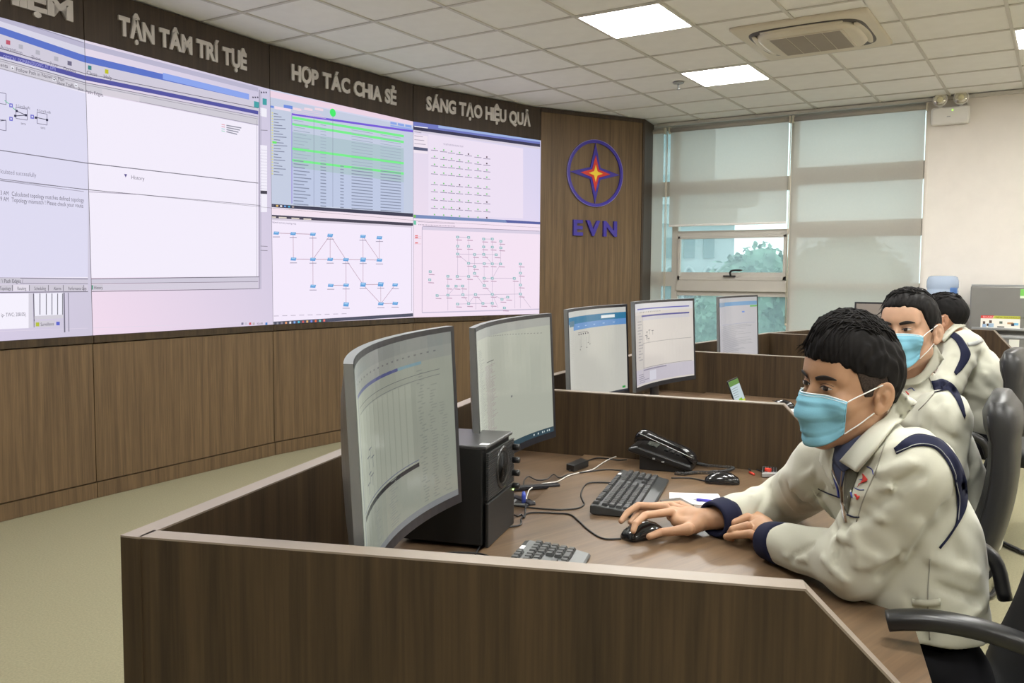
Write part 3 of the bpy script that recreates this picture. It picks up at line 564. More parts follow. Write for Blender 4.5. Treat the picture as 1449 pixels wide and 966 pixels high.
sl = MB(); sl.span((-4.02, WY-.02, WSILL-.03), (wx1, WY+.06, WSILL)); struct(sl, 'trim_2', FRAME)
rv = MB(); rv.span((wx1, WY-.002, 0), (wx1+.03, WY+.14, CEIL)); struct(rv, 'trim_3', WALLC)
def blind(x0, x1, zb, label, bot=True):
    t = thing('roller_blind', label, 'blind', ((x0+x1)/2, WY-.03, zb), 'roller blinds on the window wall')
    m_ = MB(); N = 14
    V = [(x0+(x1-x0)*i/N, WY-.035+.003*math.sin(i*1.3), z) for z in (zb, (zb+2.98)/2, 2.985) for i in range(N+1)]
    m_.add(V, [(r*(N+1)+i, r*(N+1)+i+1, (r+1)*(N+1)+i+1, (r+1)*(N+1)+i) for r in (0, 1) for i in range(N)], 0, None, True); build(m_, 'fabric', BLIND, t)
    r_ = MB(); r_.tube([(x0, WY-.03, 2.985), (x1, WY-.03, 2.985)], .024, 14); build(r_, 'roller', mat('blind_roller', (.40, .37, .33), .6), t)
    if bot: q_ = MB(); q_.box(((x0+x1)/2, WY-.037, zb), (x1-x0, .016, .022)); build(q_, 'bottom_rail', WHITE, t, bevel=.004)
    for x_ in (x0-.012, x1+.012): 
        q_ = MB(); q_.box((x_, WY-.03, 2.985), (.015, .05, .07)); build(q_, 'bracket', CREAM, t)
    return t
blind(-3.735, -2.455, 1.945, 'short beige roller blind above the open pane, half drawn')
blind(-2.40, -1.19, .45, 'long beige roller blind drawn down beside the cream wall')
blind(-4.25, -3.815, .6, 'narrow beige roller blind next to the wooden emblem panel')
for x_, lb in ((-3.775, 'beaded pull cord hanging at the left end of the short blind'), (-2.43, 'beaded pull cord hanging between the two wide blinds')):
    m_ = MB(); m_.tube([(x_, WY-.06, 2.98), (x_, WY-.06, .9)], .004, 6); m_.tube([(x_+.014, WY-.06, 2.98), (x_+.014, WY-.06, .9)], .004, 6); m_.ball((x_+.007, WY-.06, .9), (.012, .006, .012), 5)
    tagged(build(m_, 'blind_cord', CREAM), lb, 'cord', 'blind pull cords')

# ------------------------------------------------------------------ outside
BLD = mat('pale_stucco', (0.40, 0.44, 0.45), 0.8, var=.04); BLDD = mat('building_window_dark', (0.12, 0.17, 0.18), 0.3)
gr = MB(); gr.span((-60, WY+1.5, -9), (50, 90, -8.6)); struct(gr, 'ground_outside', mat('street_asphalt', (.2, .2, .2), .9))
t = thing('arcade_building', 'pale building with tall arches seen left through the clear pane', 'building', (-19, 38, -8.6))
b_ = MB(); b_.prism([(-26, 30, -8.6), (-12.6, 38, -8.6), (-20, 52, -8.6), (-33, 44, -8.6)], (0, 0, 13.7)); build(b_, 'wall', BLD, t)
a0, a1 = np.array((-26., 30.)), np.array((-12.6, 38.)); dd = (a1-a0)/np.linalg.norm(a1-a0); nn = np.array([dd[1], -dd[0]])
b_ = MB(); b_.wall(a0+nn*.9, a1+nn*.9+dd*.8, 4.6, 5.3, 1.6); b_.wall(a0+nn*.5, a1+nn*.5, 3.8, 4.6, .7); build(b_, 'cornice', BLD, t)
for k_ in range(17):
    p = a0+dd*(.7+k_*.86); q_ = MB(); N = 8; hw = .27
    pts = [(*(p+dd*(-hw)+nn*.06), -7)]+[(*(p+dd*(hw*math.cos(PI-PI*i/N))+nn*.06), 1.2+.7*math.sin(PI*i/N)) for i in range(N+1)]+[(*(p+dd*hw+nn*.06), -7)]
    q_.prism(pts, (*(-nn*.05), 0)); build(q_, 'arch_window', BLDD, t)
    q_ = MB(); q_.box((*(p+nn*.05), 2.75), (.48, .12, .9), ax=[(*dd, 0), (*nn, 0), (0, 0, 1)]); build(q_, 'upper_window', BLDD, t)
    q_ = MB(); q_.tube([(*(p+dd*(-hw)+nn*.12), -7)]+[(*(p+dd*(hw*math.cos(PI-PI*i/N))+nn*.12), 1.2+.7*math.sin(PI*i/N)) for i in range(N+1)]+[(*(p+dd*hw+nn*.12), -7)], .07, 6); build(q_, 'arch_frame', BLD, t)
t = thing('office_tower', 'tall grey tower showing as a shadow through the short blind', 'building', (-27, 58, -8.6))
b_ = MB(); b_.prism([(-34, 52, -8.6), (-22.2, 55, -8.6), (-25, 70, -8.6), (-38, 66, -8.6)], (0, 0, 34)); build(b_, 'wall', mat('tower_grey', (.30, .33, .34), .7), t)
for r_ in range(8):
    q_ = MB(); q_.wall((-33.8, 51.97), (-22.4, 54.9), 1+r_*3, 2.3+r_*3, -.1); build(q_, 'window_band', BLDD, t)
t = thing('white_house', 'white rooftop building behind the trees at right of the clear pane', 'building', (-13, 62, -8.6))
b_ = MB(); b_.prism([(-17.5, 60, -8.6), (-10.5, 61, -8.6), (-11, 68, -8.6), (-18, 67, -8.6)], (0, 0, 11.4)); build(b_, 'wall', BLD, t)
for k_ in range(5):
    q_ = MB(); q_.box((-16.6+k_*1.35, 60.0+k_*.2, 1.5), (.7, .3, 1.3)); build(q_, 'window', BLDD, t)
LEAF = mat('tree_leaves', (0.125, 0.215, 0.150), 0.6, var=.55, vscale=1.6); BARK = mat('tree_bark', (.10, .08, .06), .9)
def tree(x, y, zc, r, label, n=6500):
    t = thing('tree', label, 'tree', (x, y, -8.6), 'trees outside the window')
    q_ = MB(); q_.tube([(x, y, -8.6), (x+.2, y, zc-r*.3)], [.35, .2], 8); build(q_, 'trunk', BARK, t)
    rg = np.random.default_rng(int(abs(x*7+y))); V = []; Fc = []
    nb = 26; bl = rg.normal(size=(nb, 3)); bl /= np.linalg.norm(bl, axis=1)[:, None]; bl = bl*r*.62*np.array([1, 1, .85]); bl[:, 2] += rg.uniform(0, .25, nb)*r; br = rg.uniform(.28, .42, nb)*r
    for i in range(n):
        k_ = rg.integers(nb); v = rg.normal(size=3); v /= np.linalg.norm(v); p = np.array([x, y, zc])+bl[k_]+v*br[k_]*rg.uniform(.75, 1.05)
        a_ = rg.normal(size=3); a_ = a_/np.linalg.norm(a_)*.12; b2 = np.cross(a_, v); b2 = b2/(np.linalg.norm(b2)+1e-6)*.08
        o2 = len(V); V += [p-a_, p+b2, p+a_, p-b2]; Fc.append((o2, o2+1, o2+2, o2+3))
    me = mesh_from(V, Fc, [LEAF]); link('leaves', me, t, kind='stuff')
    core = MB()
    for k_ in range(nb): core.ball(np.array([x, y, zc])+bl[k_], np.array([1, 1, .95])*br[k_]*.84, 6)
    build(core, 'crown', LEAF, t)
tree(-8.0, 26, .0, 2.3, 'round leafy tree filling the middle of the clear window pane'); tree(-7.2, 33.5, .3, 2.9, 'leafy tree at the right side of the clear window pane')
tree(-14.0, 31, -3.2, 2.6, 'lower leafy tree in front of the arched building'); tree(-8.4, 20.2, -2.9, 2.3, 'nearest leafy tree low behind the farthest monitor'); tree(-3.9, 16.5, -2.4, 2.0, 'low leafy tree right of the farthest monitor'); tree(-12.0, 23, -3.4, 2.4, 'low leafy tree at the left foot of the window')
tree(-.6, 23, -1.2, 2.2, 'leafy tree hidden behind the long drawn blind')

# ------------------------------------------------------------------ air conditioner, sprinkler, emergency lamp
ax0, ax1, ay0, ay1 = -2.03, -1.13, 5.87, 6.83; acx, acy = (ax0+ax1)/2, (ay0+ay1)/2
t = thing('air_conditioner', 'square four-way cassette air conditioner set in the ceiling', 'air conditioner', (acx, acy, CEIL))
def rsq(hx, hy, e, z, N=48): return ((acx, acy, z), (hx, 0, 0), (0, hy, 0), e)
m_ = MB(); m_.loft([rsq(.45, .48, 30, CEIL+.01), rsq(.45, .48, 30, CEIL-.006), rsq(.44, .47, 30, CEIL-.014)], 48); build(m_, 'panel', CREAM, t)
m_ = MB(); m_.loft([rsq(.385, .385, 5, CEIL-.012), rsq(.385, .385, 5, CEIL-.0155)], 48); build(m_, 'outlet_recess', mat('dark_outlet', (.10, .09, .08), .6), t)
m_ = MB(); m_.loft([rsq(.355, .355, 3.6, CEIL-.012), rsq(.33, .33, 3.6, CEIL-.040), rsq(.31, .31, 4, CEIL-.044)], 48); build(m_, 'centre_cover', CREAM, t)
m_ = MB(); m_.span((acx-.25, acy-.25, CEIL-.050), (acx+.25, acy+.25, CEIL-.040)); build(m_, 'grille_frame', CREAM, t)
for k_ in range(4):
    m_ = MB(); x0 = acx-.235+k_*.1185; m_.span((x0, acy-.235, CEIL-.052), (x0+.112, acy+.235, CEIL-.0495)); build(m_, 'grille', mat('grille_mesh', (.33, .29, .24), .7, bump=.6, bscale=500), t)
for k_ in range(4):
    an = k_*PI/2; e1, e2 = np.array([math.cos(an), math.sin(an), 0]), np.array([-math.sin(an), math.cos(an), 0]); c_ = np.array([acx, acy, CEIL-.022])+e1*.338
    m_ = MB(); m_.loft([(c_+e2*v, e1*(.028*(1-(v/.27)**2)+.012), np.array([0, 0, .006]), 2.5) for v in np.linspace(-.27, .27, 9)], 12); build(m_, 'flap', CREAM, t)
sp = atz(960, 117, CEIL); t = thing('sprinkler', 'small ceiling sprinkler left of the farther light panel', 'sprinkler', sp)
m_ = MB(); m_.lathe((sp[0], sp[1], CEIL-.012), [(.05, .012), (.045, .004), (.02, 0)]); build(m_, 'rosette', SILVER, t)
m_ = MB(); m_.lathe((sp[0], sp[1], CEIL-.06), [(.018, 0), (.018, .004), (.007, .008), (.009, .05)]); build(m_, 'head', SILVER, t)
lx = [-1.11+.0, -.87]; 
e0 = aty(1345, 160, WY-.04); t = thing('emergency_light', 'white twin-head emergency light on the cream wall', 'emergency light', (e0[0], WY, e0[2]-.1))
m_ = MB(); m_.span((e0[0]-.16, WY-.075, e0[2]-.105), (e0[0]+.16, WY-.002, e0[2]+.055)); build(m_, 'body', WHITE, t, bevel=.018)
for s_ in (-1, 1):
    c_ = np.array([e0[0]+s_*.087, WY-.06, e0[2]+.125]); m_ = MB(); axs = [(1, 0, 0), (0, 0, 1), (0, -1, 0)]
    m_.lathe(c_, [(.02, -.035), (.055, -.02), (.064, .02), (.062, .03)], 24, axs); lm = build(m_, 'lamp_head', WHITE, t)
    q_ = MB(); q_.lathe(c_, [(.055, .0305), (.05, .033)], 24, axs); q_.lathe(c_, [(.028, .033), (.02, .038)], 16, axs, mi=1); build(q_, 'lens', [mat('lamp_reflector', (.75, .72, .62), .15, metal=.8), mat('lamp_bulb', (.8, .75, .5), .2)], lm)
    q_ = MB(); q_.tube([(c_[0], WY-.05, e0[2]+.04), (c_[0], WY-.05, e0[2]+.08)], .015, 8); build(q_, 'stem', WHITE, t)
q_ = MB(); q_.box((e0[0]+.02, WY-.077, e0[2]+.02), (.012, .004, .01)); build(q_, 'status_light', mat('green_led', (.1, .4, .05), .4, emit=(.5, 1, .1), estr=2), t)
q_ = MB(); q_.box((e0[0]-.01, WY-.0765, e0[2]-.035), (.03, .002, .008)); build(q_, 'badge', SILVER, t)
build((lambda m_: (m_.tube([(e0[0]+.13, WY-.02, e0[2]+.05), (e0[0]+.13, WY-.02, CEIL)], .005, 6), m_)[1])(MB()), 'lead', WHITE, t)

# ------------------------------------------------------------------ fridge and water bottle
FG = mat('fridge_grey_steel', (0.23, 0.225, 0.215), 0.35, metal=0.3, bump=.05, bscale=80)
fx0, fx1, fy0, fy1, fz = -.70, -.08, 8.42, 9.0, 1.325
t = thing('refrigerator', 'grey two-door refrigerator standing against the cream wall', 'refrigerator', ((fx0+fx1)/2, (fy0+fy1)/2, 0))
m_ = MB(); m_.span((fx0, fy0+.06, 0.03), (fx1, fy1, fz)); build(m_, 'cabinet', FG, t, bevel=.008)
m_ = MB(); m_.span((fx0, fy0, .935), (fx1, fy0+.055, fz-.008)); dr = build(m_, 'freezer_door', FG, t, bevel=.01)
m_ = MB(); m_.span((fx0, fy0, .08), (fx1, fy0+.055, .905)); dl = build(m_, 'lower_door', FG, t, bevel=.01)
m_ = MB(); m_.span((fx0+.02, fy0-.006, .945), (fx1-.05, fy0+.002, .965)); build(m_, 'door_handle', SILVER, dr, bevel=.003)
m_ = MB(); m_.span((fx0+.02, fy0-.006, .875), (fx1-.05, fy0+.002, .893)); build(m_, 'door_handle', SILVER, dl, bevel=.003)
m_ = MB(); m_.span((fx0+.005, fy0+.01, fz-.006), (fx1-.005, fy0+.06, fz+.006)); build(m_, 'top_trim', SILVER, t)
for s_ in (fx0+.06, fx1-.06): m_ = MB(); m_.lathe((s_, fy0+.1, 0), [(.02, 0), (.02, .035)], 10); build(m_, 'foot', BLACK, t)
def fr(px0, py0, px1, py1): a_, b_ = aty(px0, py0, fy0), aty(px1, py1, fy0); return a_[0], b_[2], b_[0], a_[2]
x0, z0, x1, z1 = fr(1388, 446, 1443, 466)
m_ = MB(); y_ = fy0-.0015
def lab(xa, za, xb, zb, c_, l=0): m_.add([(xa, y_-.0003*l, za), (xb, y_-.0003*l, za), (xb, y_-.0003*l, zb), (xa, y_-.0003*l, zb)], [(0, 1, 2, 3)], 0, lin(c_))
W_, H_ = x1-x0, z1-z0; U = lambda u: x0+W_*u; Z = lambda v: z0+H_*v
lab(x0, z0, x1, z1, (236, 232, 222)); lab(x0, Z(.78), x1, z1, (190, 190, 70), 1); lab(x0, Z(.78), U(.30), z1, (215, 60, 55), 2); m_.add([(U(.30), y_-.0006, Z(.78)), (U(.34), y_-.0006, z1), (U(.30), y_-.0006, z1)], [(0, 1, 2)], 0, lin((215, 60, 55)))
for u, v, a_, b2, c_ in ((.06, .35, .06, .2, (90, 70, 60)), (.05, .1, .10, .25, (150, 175, 205)), (.16, .2, .06, .18, (90, 70, 60)), (.22, .42, .07, .22, (100, 80, 70)), (.2, .1, .14, .3, (165, 190, 215)), (.48, .4, .08, .18, (90, 100, 90)), (.43, .1, .18, .1, (110, 110, 110)), (.68, .38, .15, .14, (205, 160, 120)), (.78, .25, .08, .2, (60, 60, 80)), (.85, .3, .11, .18, (120, 190, 230))): lab(U(u), Z(v), U(u+a_), Z(v+b2), c_, 3)
def ptxt(mb, body, x, y, z, h, c_, wide=1.0):
    me = text_mesh(body, h*1.4, 0, 0, wide); V, F = mesh_VF(me); mb.add([(x+v[0], y, z+v[1]) for v in V], F, 0, lin(c_))
ptxt(m_, 'SHARP', U(.05), y_-.0012, Z(.83), H_*.12, (245, 200, 200), 1.6); ptxt(m_, 'NEW TECHNOLOGIES', U(.38), y_-.0012, Z(.83), H_*.12, (90, 90, 40), 1.2)
build(m_, 'product_sticker', PRINT, dr, col=True)
m_ = MB(); x0, z0, x1, z1 = fr(1444, 409, 1452, 422); lab(x0, z0, x1, z1, (225, 240, 215)); lab(x0, z0+.02, x0+(x1-x0)*.7, z1, (120, 195, 90), 1); build(m_, 'energy_label', PRINT, dr, col=True)
m_ = MB(); x0, z0, x1, z1 = fr(1428, 480, 1442, 491); lab(x0, z0-.02, x1, z1, (225, 225, 215)); build(m_, 'white_notice', PRINT, dl, col=True)
wt = bpy.data.materials.new('water_bottle_plastic'); wt.use_nodes = True; b = wt.node_tree.nodes['Principled BSDF']; b.inputs['Base Color'].default_value = (.62, .74, .92, 1); b.inputs['Roughness'].default_value = .12; b.inputs['Transmission Weight'].default_value = .55; b.inputs['IOR'].default_value = 1.2
bx, by = -.955, 8.75
t = thing('water_cooler', 'white water dispenser holding a big blue-tinted bottle', 'water dispenser', (bx, by, 0))
m_ = MB(); m_.span((bx-.15, by-.15, 0), (bx+.15, by+.16, 1.0)); build(m_, 'cabinet', WHITE, t, bevel=.02)
m_ = MB(); m_.lathe((bx, by, 1.0), [(.03, 0), (.04, .03), (.12, .09), (.133, .12), (.133, .18), (.126, .19), (.126, .20), (.133, .21), (.133, .27), (.126, .28), (.126, .29), (.133, .30), (.133, .36), (.12, .395), (.10, .405), (.001, .405)], 32, caps=False); build(m_, 'bottle', wt, t)
m_ = MB()
for k_ in range(6): 
    a_ = -PI*.42+k_*.1; m_.add([(bx+.1345*math.sin(a_+1.9+q*.1), by-.1345*math.cos(a_+1.9+q*.1), z) for q, z in ((0, 1.18), (1, 1.18), (1, 1.30), (0, 1.30))], [(0, 1, 2, 3)])
build(m_, 'bottle_label', mat('blue_label', (.12, .25, .6), .5), t)
for s_ in (-.05, .05): m_ = MB(); m_.box((bx+s_, by-.17, .86), (.03, .05, .05)); build(m_, 'tap', mat('tap_blue' if s_ < 0 else 'tap_red', (.05, .1, .5) if s_ < 0 else (.5, .05, .05), .4), t)

# ------------------------------------------------------------------ workstations
DZ, PZ = .73, .955
DC = [np.array(p) for p in ((-1.228, .785), (-1.769, 2.666), (-2.012, 4.62), (-1.93, 6.60), (-1.47, 8.45))]
PD = [np.array((math.cos(math.radians(a_)), math.sin(math.radians(a_)))) for a_ in (20.5, 9.2, .4, -9.5, -17.5)]
PL, PF = 1.02, 1.22      # partition top length, depth to the desk's front tip
ordn = ['nearest', 'second', 'third', 'farthest']
for k_ in range(4):
    a_, b_ = DC[k_], DC[k_+1]; dB = (b_-a_)/np.linalg.norm(b_-a_); nB = np.array([dB[1], -dB[0]]); pa, pb = PD[k_], PD[k_+1]; th = .036
    t = thing('workstation', ['nearest dark wooden control desk, with the speaker and telephone on it', 'second dark wooden control desk, with two lit monitors and a small laptop', 'third dark wooden control desk, with one monitor against the window', 'farthest wooden control desk, beside the refrigerator'][k_], 'desk', (*((a_+b_)/2+nB*.6), 0), 'control desks set in an arc')
    m_ = MB(); q0, q1 = a_+nB*0, b_
    m_.wall(a_+nB*th, b_+nB*th, 0, PZ-.003, th); build(m_, 'back_panel', WOOD_DESK, t)
    m_ = MB(); m_.wall(a_+nB*th, b_+nB*th, PZ-.003, PZ, th); build(m_, 'back_edge', EDGE, t)
    for kk, (c0, pd) in enumerate(((a_, pa), (b_, pb))):
        if kk == 1 and k_ < 3: continue
        if kk == 1: continue
        nP = np.array([-pd[1], pd[0]]); prof = [(0, 0), (0, PZ-.003), (PL, PZ-.003), (PF+.02, DZ-.001), (PF-.02, DZ-.06), (PF-.10, DZ-.10), (PF-.10, 0)]
        m_ = MB(); s0 = th*.9; pts = [(*(c0+pd*max(s_, s0)), z_) for s_, z_ in prof]; m_.prism(pts, (*(nP*th), 0)); build(m_, 'side_panel', WOOD_DESK, t)
        m_ = MB(); pe = [(s0, PZ), (PL+.0015, PZ), (PF+.0225, DZ+.001), (PF+.02, DZ-.001), (PL, PZ-.003), (s0, PZ-.003)]
        m_.prism([(*(c0+pd*s_), z_) for s_, z_ in pe], (*(nP*th), 0)); build(m_, 'side_edge', EDGE, t)
    if k_ == 3:
        c0, pd = b_, pb; nP = np.array([-pd[1], pd[0]])
        m_ = MB(); m_.prism([(*(c0+pd*max(s_, th)), z_) for s_, z_ in prof], (*(nP*th), 0)); build(m_, 'side_panel', WOOD_DESK, t)
        m_ = MB(); m_.prism([(*(c0+pd*s_), z_) for s_, z_ in pe], (*(nP*th), 0)); build(m_, 'side_edge', EDGE, t)
    def P2(s_, off, end): c0, pd = (a_, pa) if end == 0 else (b_, pb); nP = np.array([-pd[1], pd[0]]); return c0+pd*s_+nP*(th+.001 if end == 0 else -.001)
    sB = .34
    i0, i1, j0, j1 = P2(th+.002, 0, 0), P2(th+.002, 0, 1), P2(sB+.03, 0, 0), P2(sB+.03, 0, 1)
    m_ = MB(); m_.prism([(*p, DZ-.034) for p in (i0, j0, j1, i1)], (0, 0, .028)); build(m_, 'rear_board', WOOD_TOP2, t)
    f0, f1 = P2(PF, 0, 0), P2(PF, 0, 1); mid = (f0+f1)/2; cv = [f0+(f1-f0)*u+nB*.025*math.sin(PI*u) for u in np.linspace(0, 1, 9)]
    poly = [P2(sB, 0, 1), P2(sB, 0, 0)]+cv
    m_ = MB(); m_.prism([(*p, DZ-.028) for p in poly], (0, 0, .028)); build(m_, 'worktop', WOOD_TOP, t, bevel=.001)
    m_ = MB(); cs = [(f0+(f1-f0)*u+nB*.025*math.sin(PI*u)) for u in np.linspace(0, 1, 9)]
    m_.prism([(*p, DZ-.0285) for p in cs]+[], (0, 0, -.0)) if False else None
    m_ = MB(); c_ = (P2(.55, 0, 0)+P2(.55, 0, 1))/2; m_.box((*c_, .35), (np.linalg.norm(b_-a_)*.9, .02, .68), ax=[(*dB, 0), (*nB, 0), (0, 0, 1)]); build(m_, 'modesty_panel', WOOD_DESK, t)

# ------------------------------------------------------------------ monitors
SILB = mat('monitor_back_grey', (0.22, 0.225, 0.23), 0.35, metal=.2); BEZ = mat('monitor_bezel', (0.02, 0.02, 0.025), 0.3)
def monitor(tl, tr, H, sag, label, draw, base=(150, 150, 142), standx=.6, tilt=.04):
    tl, tr = np.array(tl), np.array(tr); X = tr-tl; L = np.linalg.norm(X); X /= L; Zu = np.array([0, 0, 1.0])-X*X[2]; Zu /= np.linalg.norm(Zu); N = np.cross(X, Zu)  # N into the screen? fixed below
    c0 = (tl+tr)/2; toward = O-c0; 
    if N@toward < 0: N = -N
    Zu = Zu*math.cos(tilt)-N*math.sin(tilt)*1.0; Zu /= np.linalg.norm(Zu)
    def S(u, v, off): return tl+X*L*u+Zu*(-H*(1-v))-N*sag*(1-(2*u-1)**2)+N*off   # u,v in 0..1 ; off towards viewer
    foot = c0-N*(sag+.09); 
    t = thing('monitor', label, 'monitor', (foot[0], foot[1], DZ-.006), 'curved monitors on the control desks')
    K = 20; m_ = MB(); V = []; 
    th = lambda u, v: .012+.030*(1-abs(2*u-1)**3)*math.sin(PI*min(max(v, 0), 1))**.5
    us = np.linspace(0, 1, K+1); vs = np.linspace(0, 1, 7)
    for u in us:
        for v in vs: V.append(S(u, v, -th(u, v)-.004))
    for u in us:
        for v in (0, 1): V.append(S(u, v, 0))
    nv = len(vs); Fc = []; q = (K+1)*nv
    for i in range(K):
        for j in range(nv-1): Fc.append((i*nv+j, i*nv+j+1, (i+1)*nv+j+1, (i+1)*nv+j))
        Fc.append((q+2*i, i*nv, (i+1)*nv, q+2*i+2)); Fc.append((q+2*i+1, q+2*i+3, (i+1)*nv+nv-1, i*nv+nv-1)); Fc.append((q+2*i, q+2*i+2, q+2*i+3, q+2*i+1))
    Fc.append((q, q+1)+tuple(range(nv))[::-1]); e_ = K*nv; Fc.append((q+2*K+1, q+2*K)+tuple(range(e_, e_+nv)))
    m_.add(V, Fc, 0, None, True); hs = build(m_, 'housing', SILB, t); hs.data.polygons.foreach_set('use_smooth', [False]*len(hs.data.polygons))
    # bezel strips
    m_ = MB(); bz = .011; bb = .020; 
    def strip(u0, u1, v0, v1, off, K_=K, mb=None, col=None):
        mb = mb if mb is not None else m_; uu = np.linspace(u0, u1, K_+1); V = []
        for u in uu:
            for v in (v0, v1): V.append(S(u, v, off))
        mb.add(V, [(2*i, 2*i+2, 2*i+3, 2*i+1) for i in range(K_)], 0, col)
    bu = bz/L; bv = bz/H
    strip(0, 1, 1-bv, 1, .0016); strip(0, 1, 0, bb/H, .0016); strip(0, bu, bb/H, 1-bv, .0016, 1); strip(1-bu, 1, bb/H, 1-bv, .0016, 1)
    build(m_, 'bezel', BEZ, t)
    pic = MB(); cb = lin(base)
    def scr_(u0, u1, v0, v1, c_, l):   # u,v of the picture
        a_, b_ = bu+(1-2*bu)*u0, bu+(1-2*bu)*u1; c2, d2 = bb/H+(1-bv-bb/H)*v0, bb/H+(1-bv-bb/H)*v1
        strip(a_, b_, c2, d2, .0010+.00008*l, max(1, int(K*(u1-u0)+.5)), pic, lin(c_))
    scr_(0, 1, 0, 1, base, 0); draw(scr_); build(pic, 'screen', SCREEN_SMALL, t, col=True)
    # stand
    m_ = MB(); cm = S(standx, .25, -.045); bz_ = DZ-.004; No = np.array([N[0], N[1], 0])/np.hypot(N[0], N[1]); Xo = np.array([-No[1], No[0], 0])
    fp = np.array([cm[0], cm[1], 0])-No*.015
    m_.loft([((fp[0], fp[1], bz_+.005), Xo*.035, No*.014, 3), ((fp[0], fp[1], cm[2]+.03), Xo*.028, No*.012, 3)], 16); build(m_, 'stand_column', BEZ, t)
    m_ = MB()
    for s_ in (-1, 1):
        e_ = (No*.8+Xo*s_*.62)*.20; c_ = np.array([fp[0], fp[1], bz_+.006]); q_ = np.cross(e_, (0, 0, 1)); q_ /= np.linalg.norm(q_)
        m_.box(c_+e_/2, (np.linalg.norm(e_), .022, .012), ax=[e_/np.linalg.norm(e_), q_, (0, 0, 1)])
    build(m_, 'stand_foot', BEZ, t, bevel=.003)
    return t
def rows(S_, u0, u1, v0, v1, n, c_, l, seed=0, hh=.35):
    rg = random.Random(seed); st = (v1-v0)/n
    for i in range(n):
        a_ = u0+rg.random()*.03; S_(a_, a_+(u1-u0)*rg.uniform(.4, 1), v1-(i+.5+hh/2)*st, v1-(i+.5-hh/2)*st, c_, l)
def d1(S_):
    S_(0, 1, .93, 1, (116, 119, 114), 1); S_(0, 1, .86, .93, (124, 127, 120), 1); S_(.10, .62, .845, .862, (60, 66, 110), 2); S_(.62, .8, .845, .862, (100, 130, 140), 2)
    for i in range(18): S_(.12+i*.045, .135+i*.045, .90, .908, (90, 90, 90), 3)
    S_(.15, .92, .79, .793, (80, 82, 84), 2); S_(.15, .92, .76, .763, (90, 92, 94), 2); S_(.16, .72, .30, .755, (142, 146, 133), 1); S_(.14, .75, .275, .298, (28, 30, 32), 3); S_(.14, .75, .31, .315, (84, 88, 110), 3); S_(.10, .135, .02, .85, (108, 112, 112), 1)
    S_(0, .05, 0, 1, (104, 110, 100), 1)
    rows(S_, .76, .80, .05, .82, 44, (116, 120, 112), 3, 1); rows(S_, .83, .87, .05, .72, 40, (118, 121, 113), 3, 2); rows(S_, .90, .94, .05, .60, 34, (120, 123, 115), 3, 3); rows(S_, .30, .36, .03, .26, 20, (118, 121, 116), 3, 4); rows(S_, .48, .56, .05, .30, 18, (120, 124, 118), 3, 5)
    for a_, b_ in ((.24, .52), (.27, .55), (.30, .50), (.25, .44), (.22, .40), (.28, .42)): S_(a_, a_+.04, b_, b_+.006, (80, 82, 92), 3); S_(a_+.02, a_+.024, b_-.05, b_, (90, 92, 100), 3)
    S_(0, 1, 0, .035, (110, 114, 116), 4)
def d2(S_):
    S_(0, 1, .93, 1, (150, 152, 146), 1); 
    for i in range(20): S_(.28+i*.033, .295+i*.033, .925-.003*i, .931-.003*i, (120, 122, 118), 2)
    rows(S_, .04, .16, .12, .86, 60, (140, 142, 136), 3, 7, .4); rows(S_, .18, .36, .1, .72, 60, (150, 140, 138), 3, 8, .4); S_(.22, .34, .74, .746, (90, 92, 90), 4)
    S_(.02, .025, .05, .95, (120, 122, 120), 2); S_(.30, .305, .10, .75, (146, 148, 142), 2); S_(0, 1, 0, .045, (44, 66, 76), 4)
    for i in range(8): S_(.80+i*.022, .812+i*.022, .015, .03, (190, 200, 200), 5)
    S_(.56, .58, .40, .415, (110, 112, 112), 4)
def d3(S_):
    S_(0, 1, .94, 1, (190, 190, 184), 1); S_(0, 1, .865, .94, (38, 112, 148), 2); S_(.65, .85, .885, .92, (220, 226, 226), 3); S_(.12, 1, .795, .865, (92, 138, 190), 2); S_(.02, .14, .84, .90, (90, 120, 134), 3)
    for i in range(5): S_(.22+i*.15, .25+i*.15, .825, .832, (170, 196, 220), 3)
    S_(.22, .42, .76, .764, (90, 70, 80), 3)
    for i in range(5): S_(.23+i*.045, .25+i*.045, .735, .75, (80, 70, 80), 3)
    for a_, b_ in ((.27, .6), (.41, .63), (.44, .61), (.38, .58), (.25, .57)): S_(a_, a_+.02, b_, b_+.01, (120, 118, 116), 3); S_(a_+.01, a_+.013, b_, b_+.12, (140, 138, 136), 3)
    rows(S_, .02, .11, .5, .72, 12, (178, 176, 168), 2, 9); S_(.93, .97, .035, .06, (50, 150, 70), 4); S_(0, 1, 0, .02, (50, 52, 60), 4)
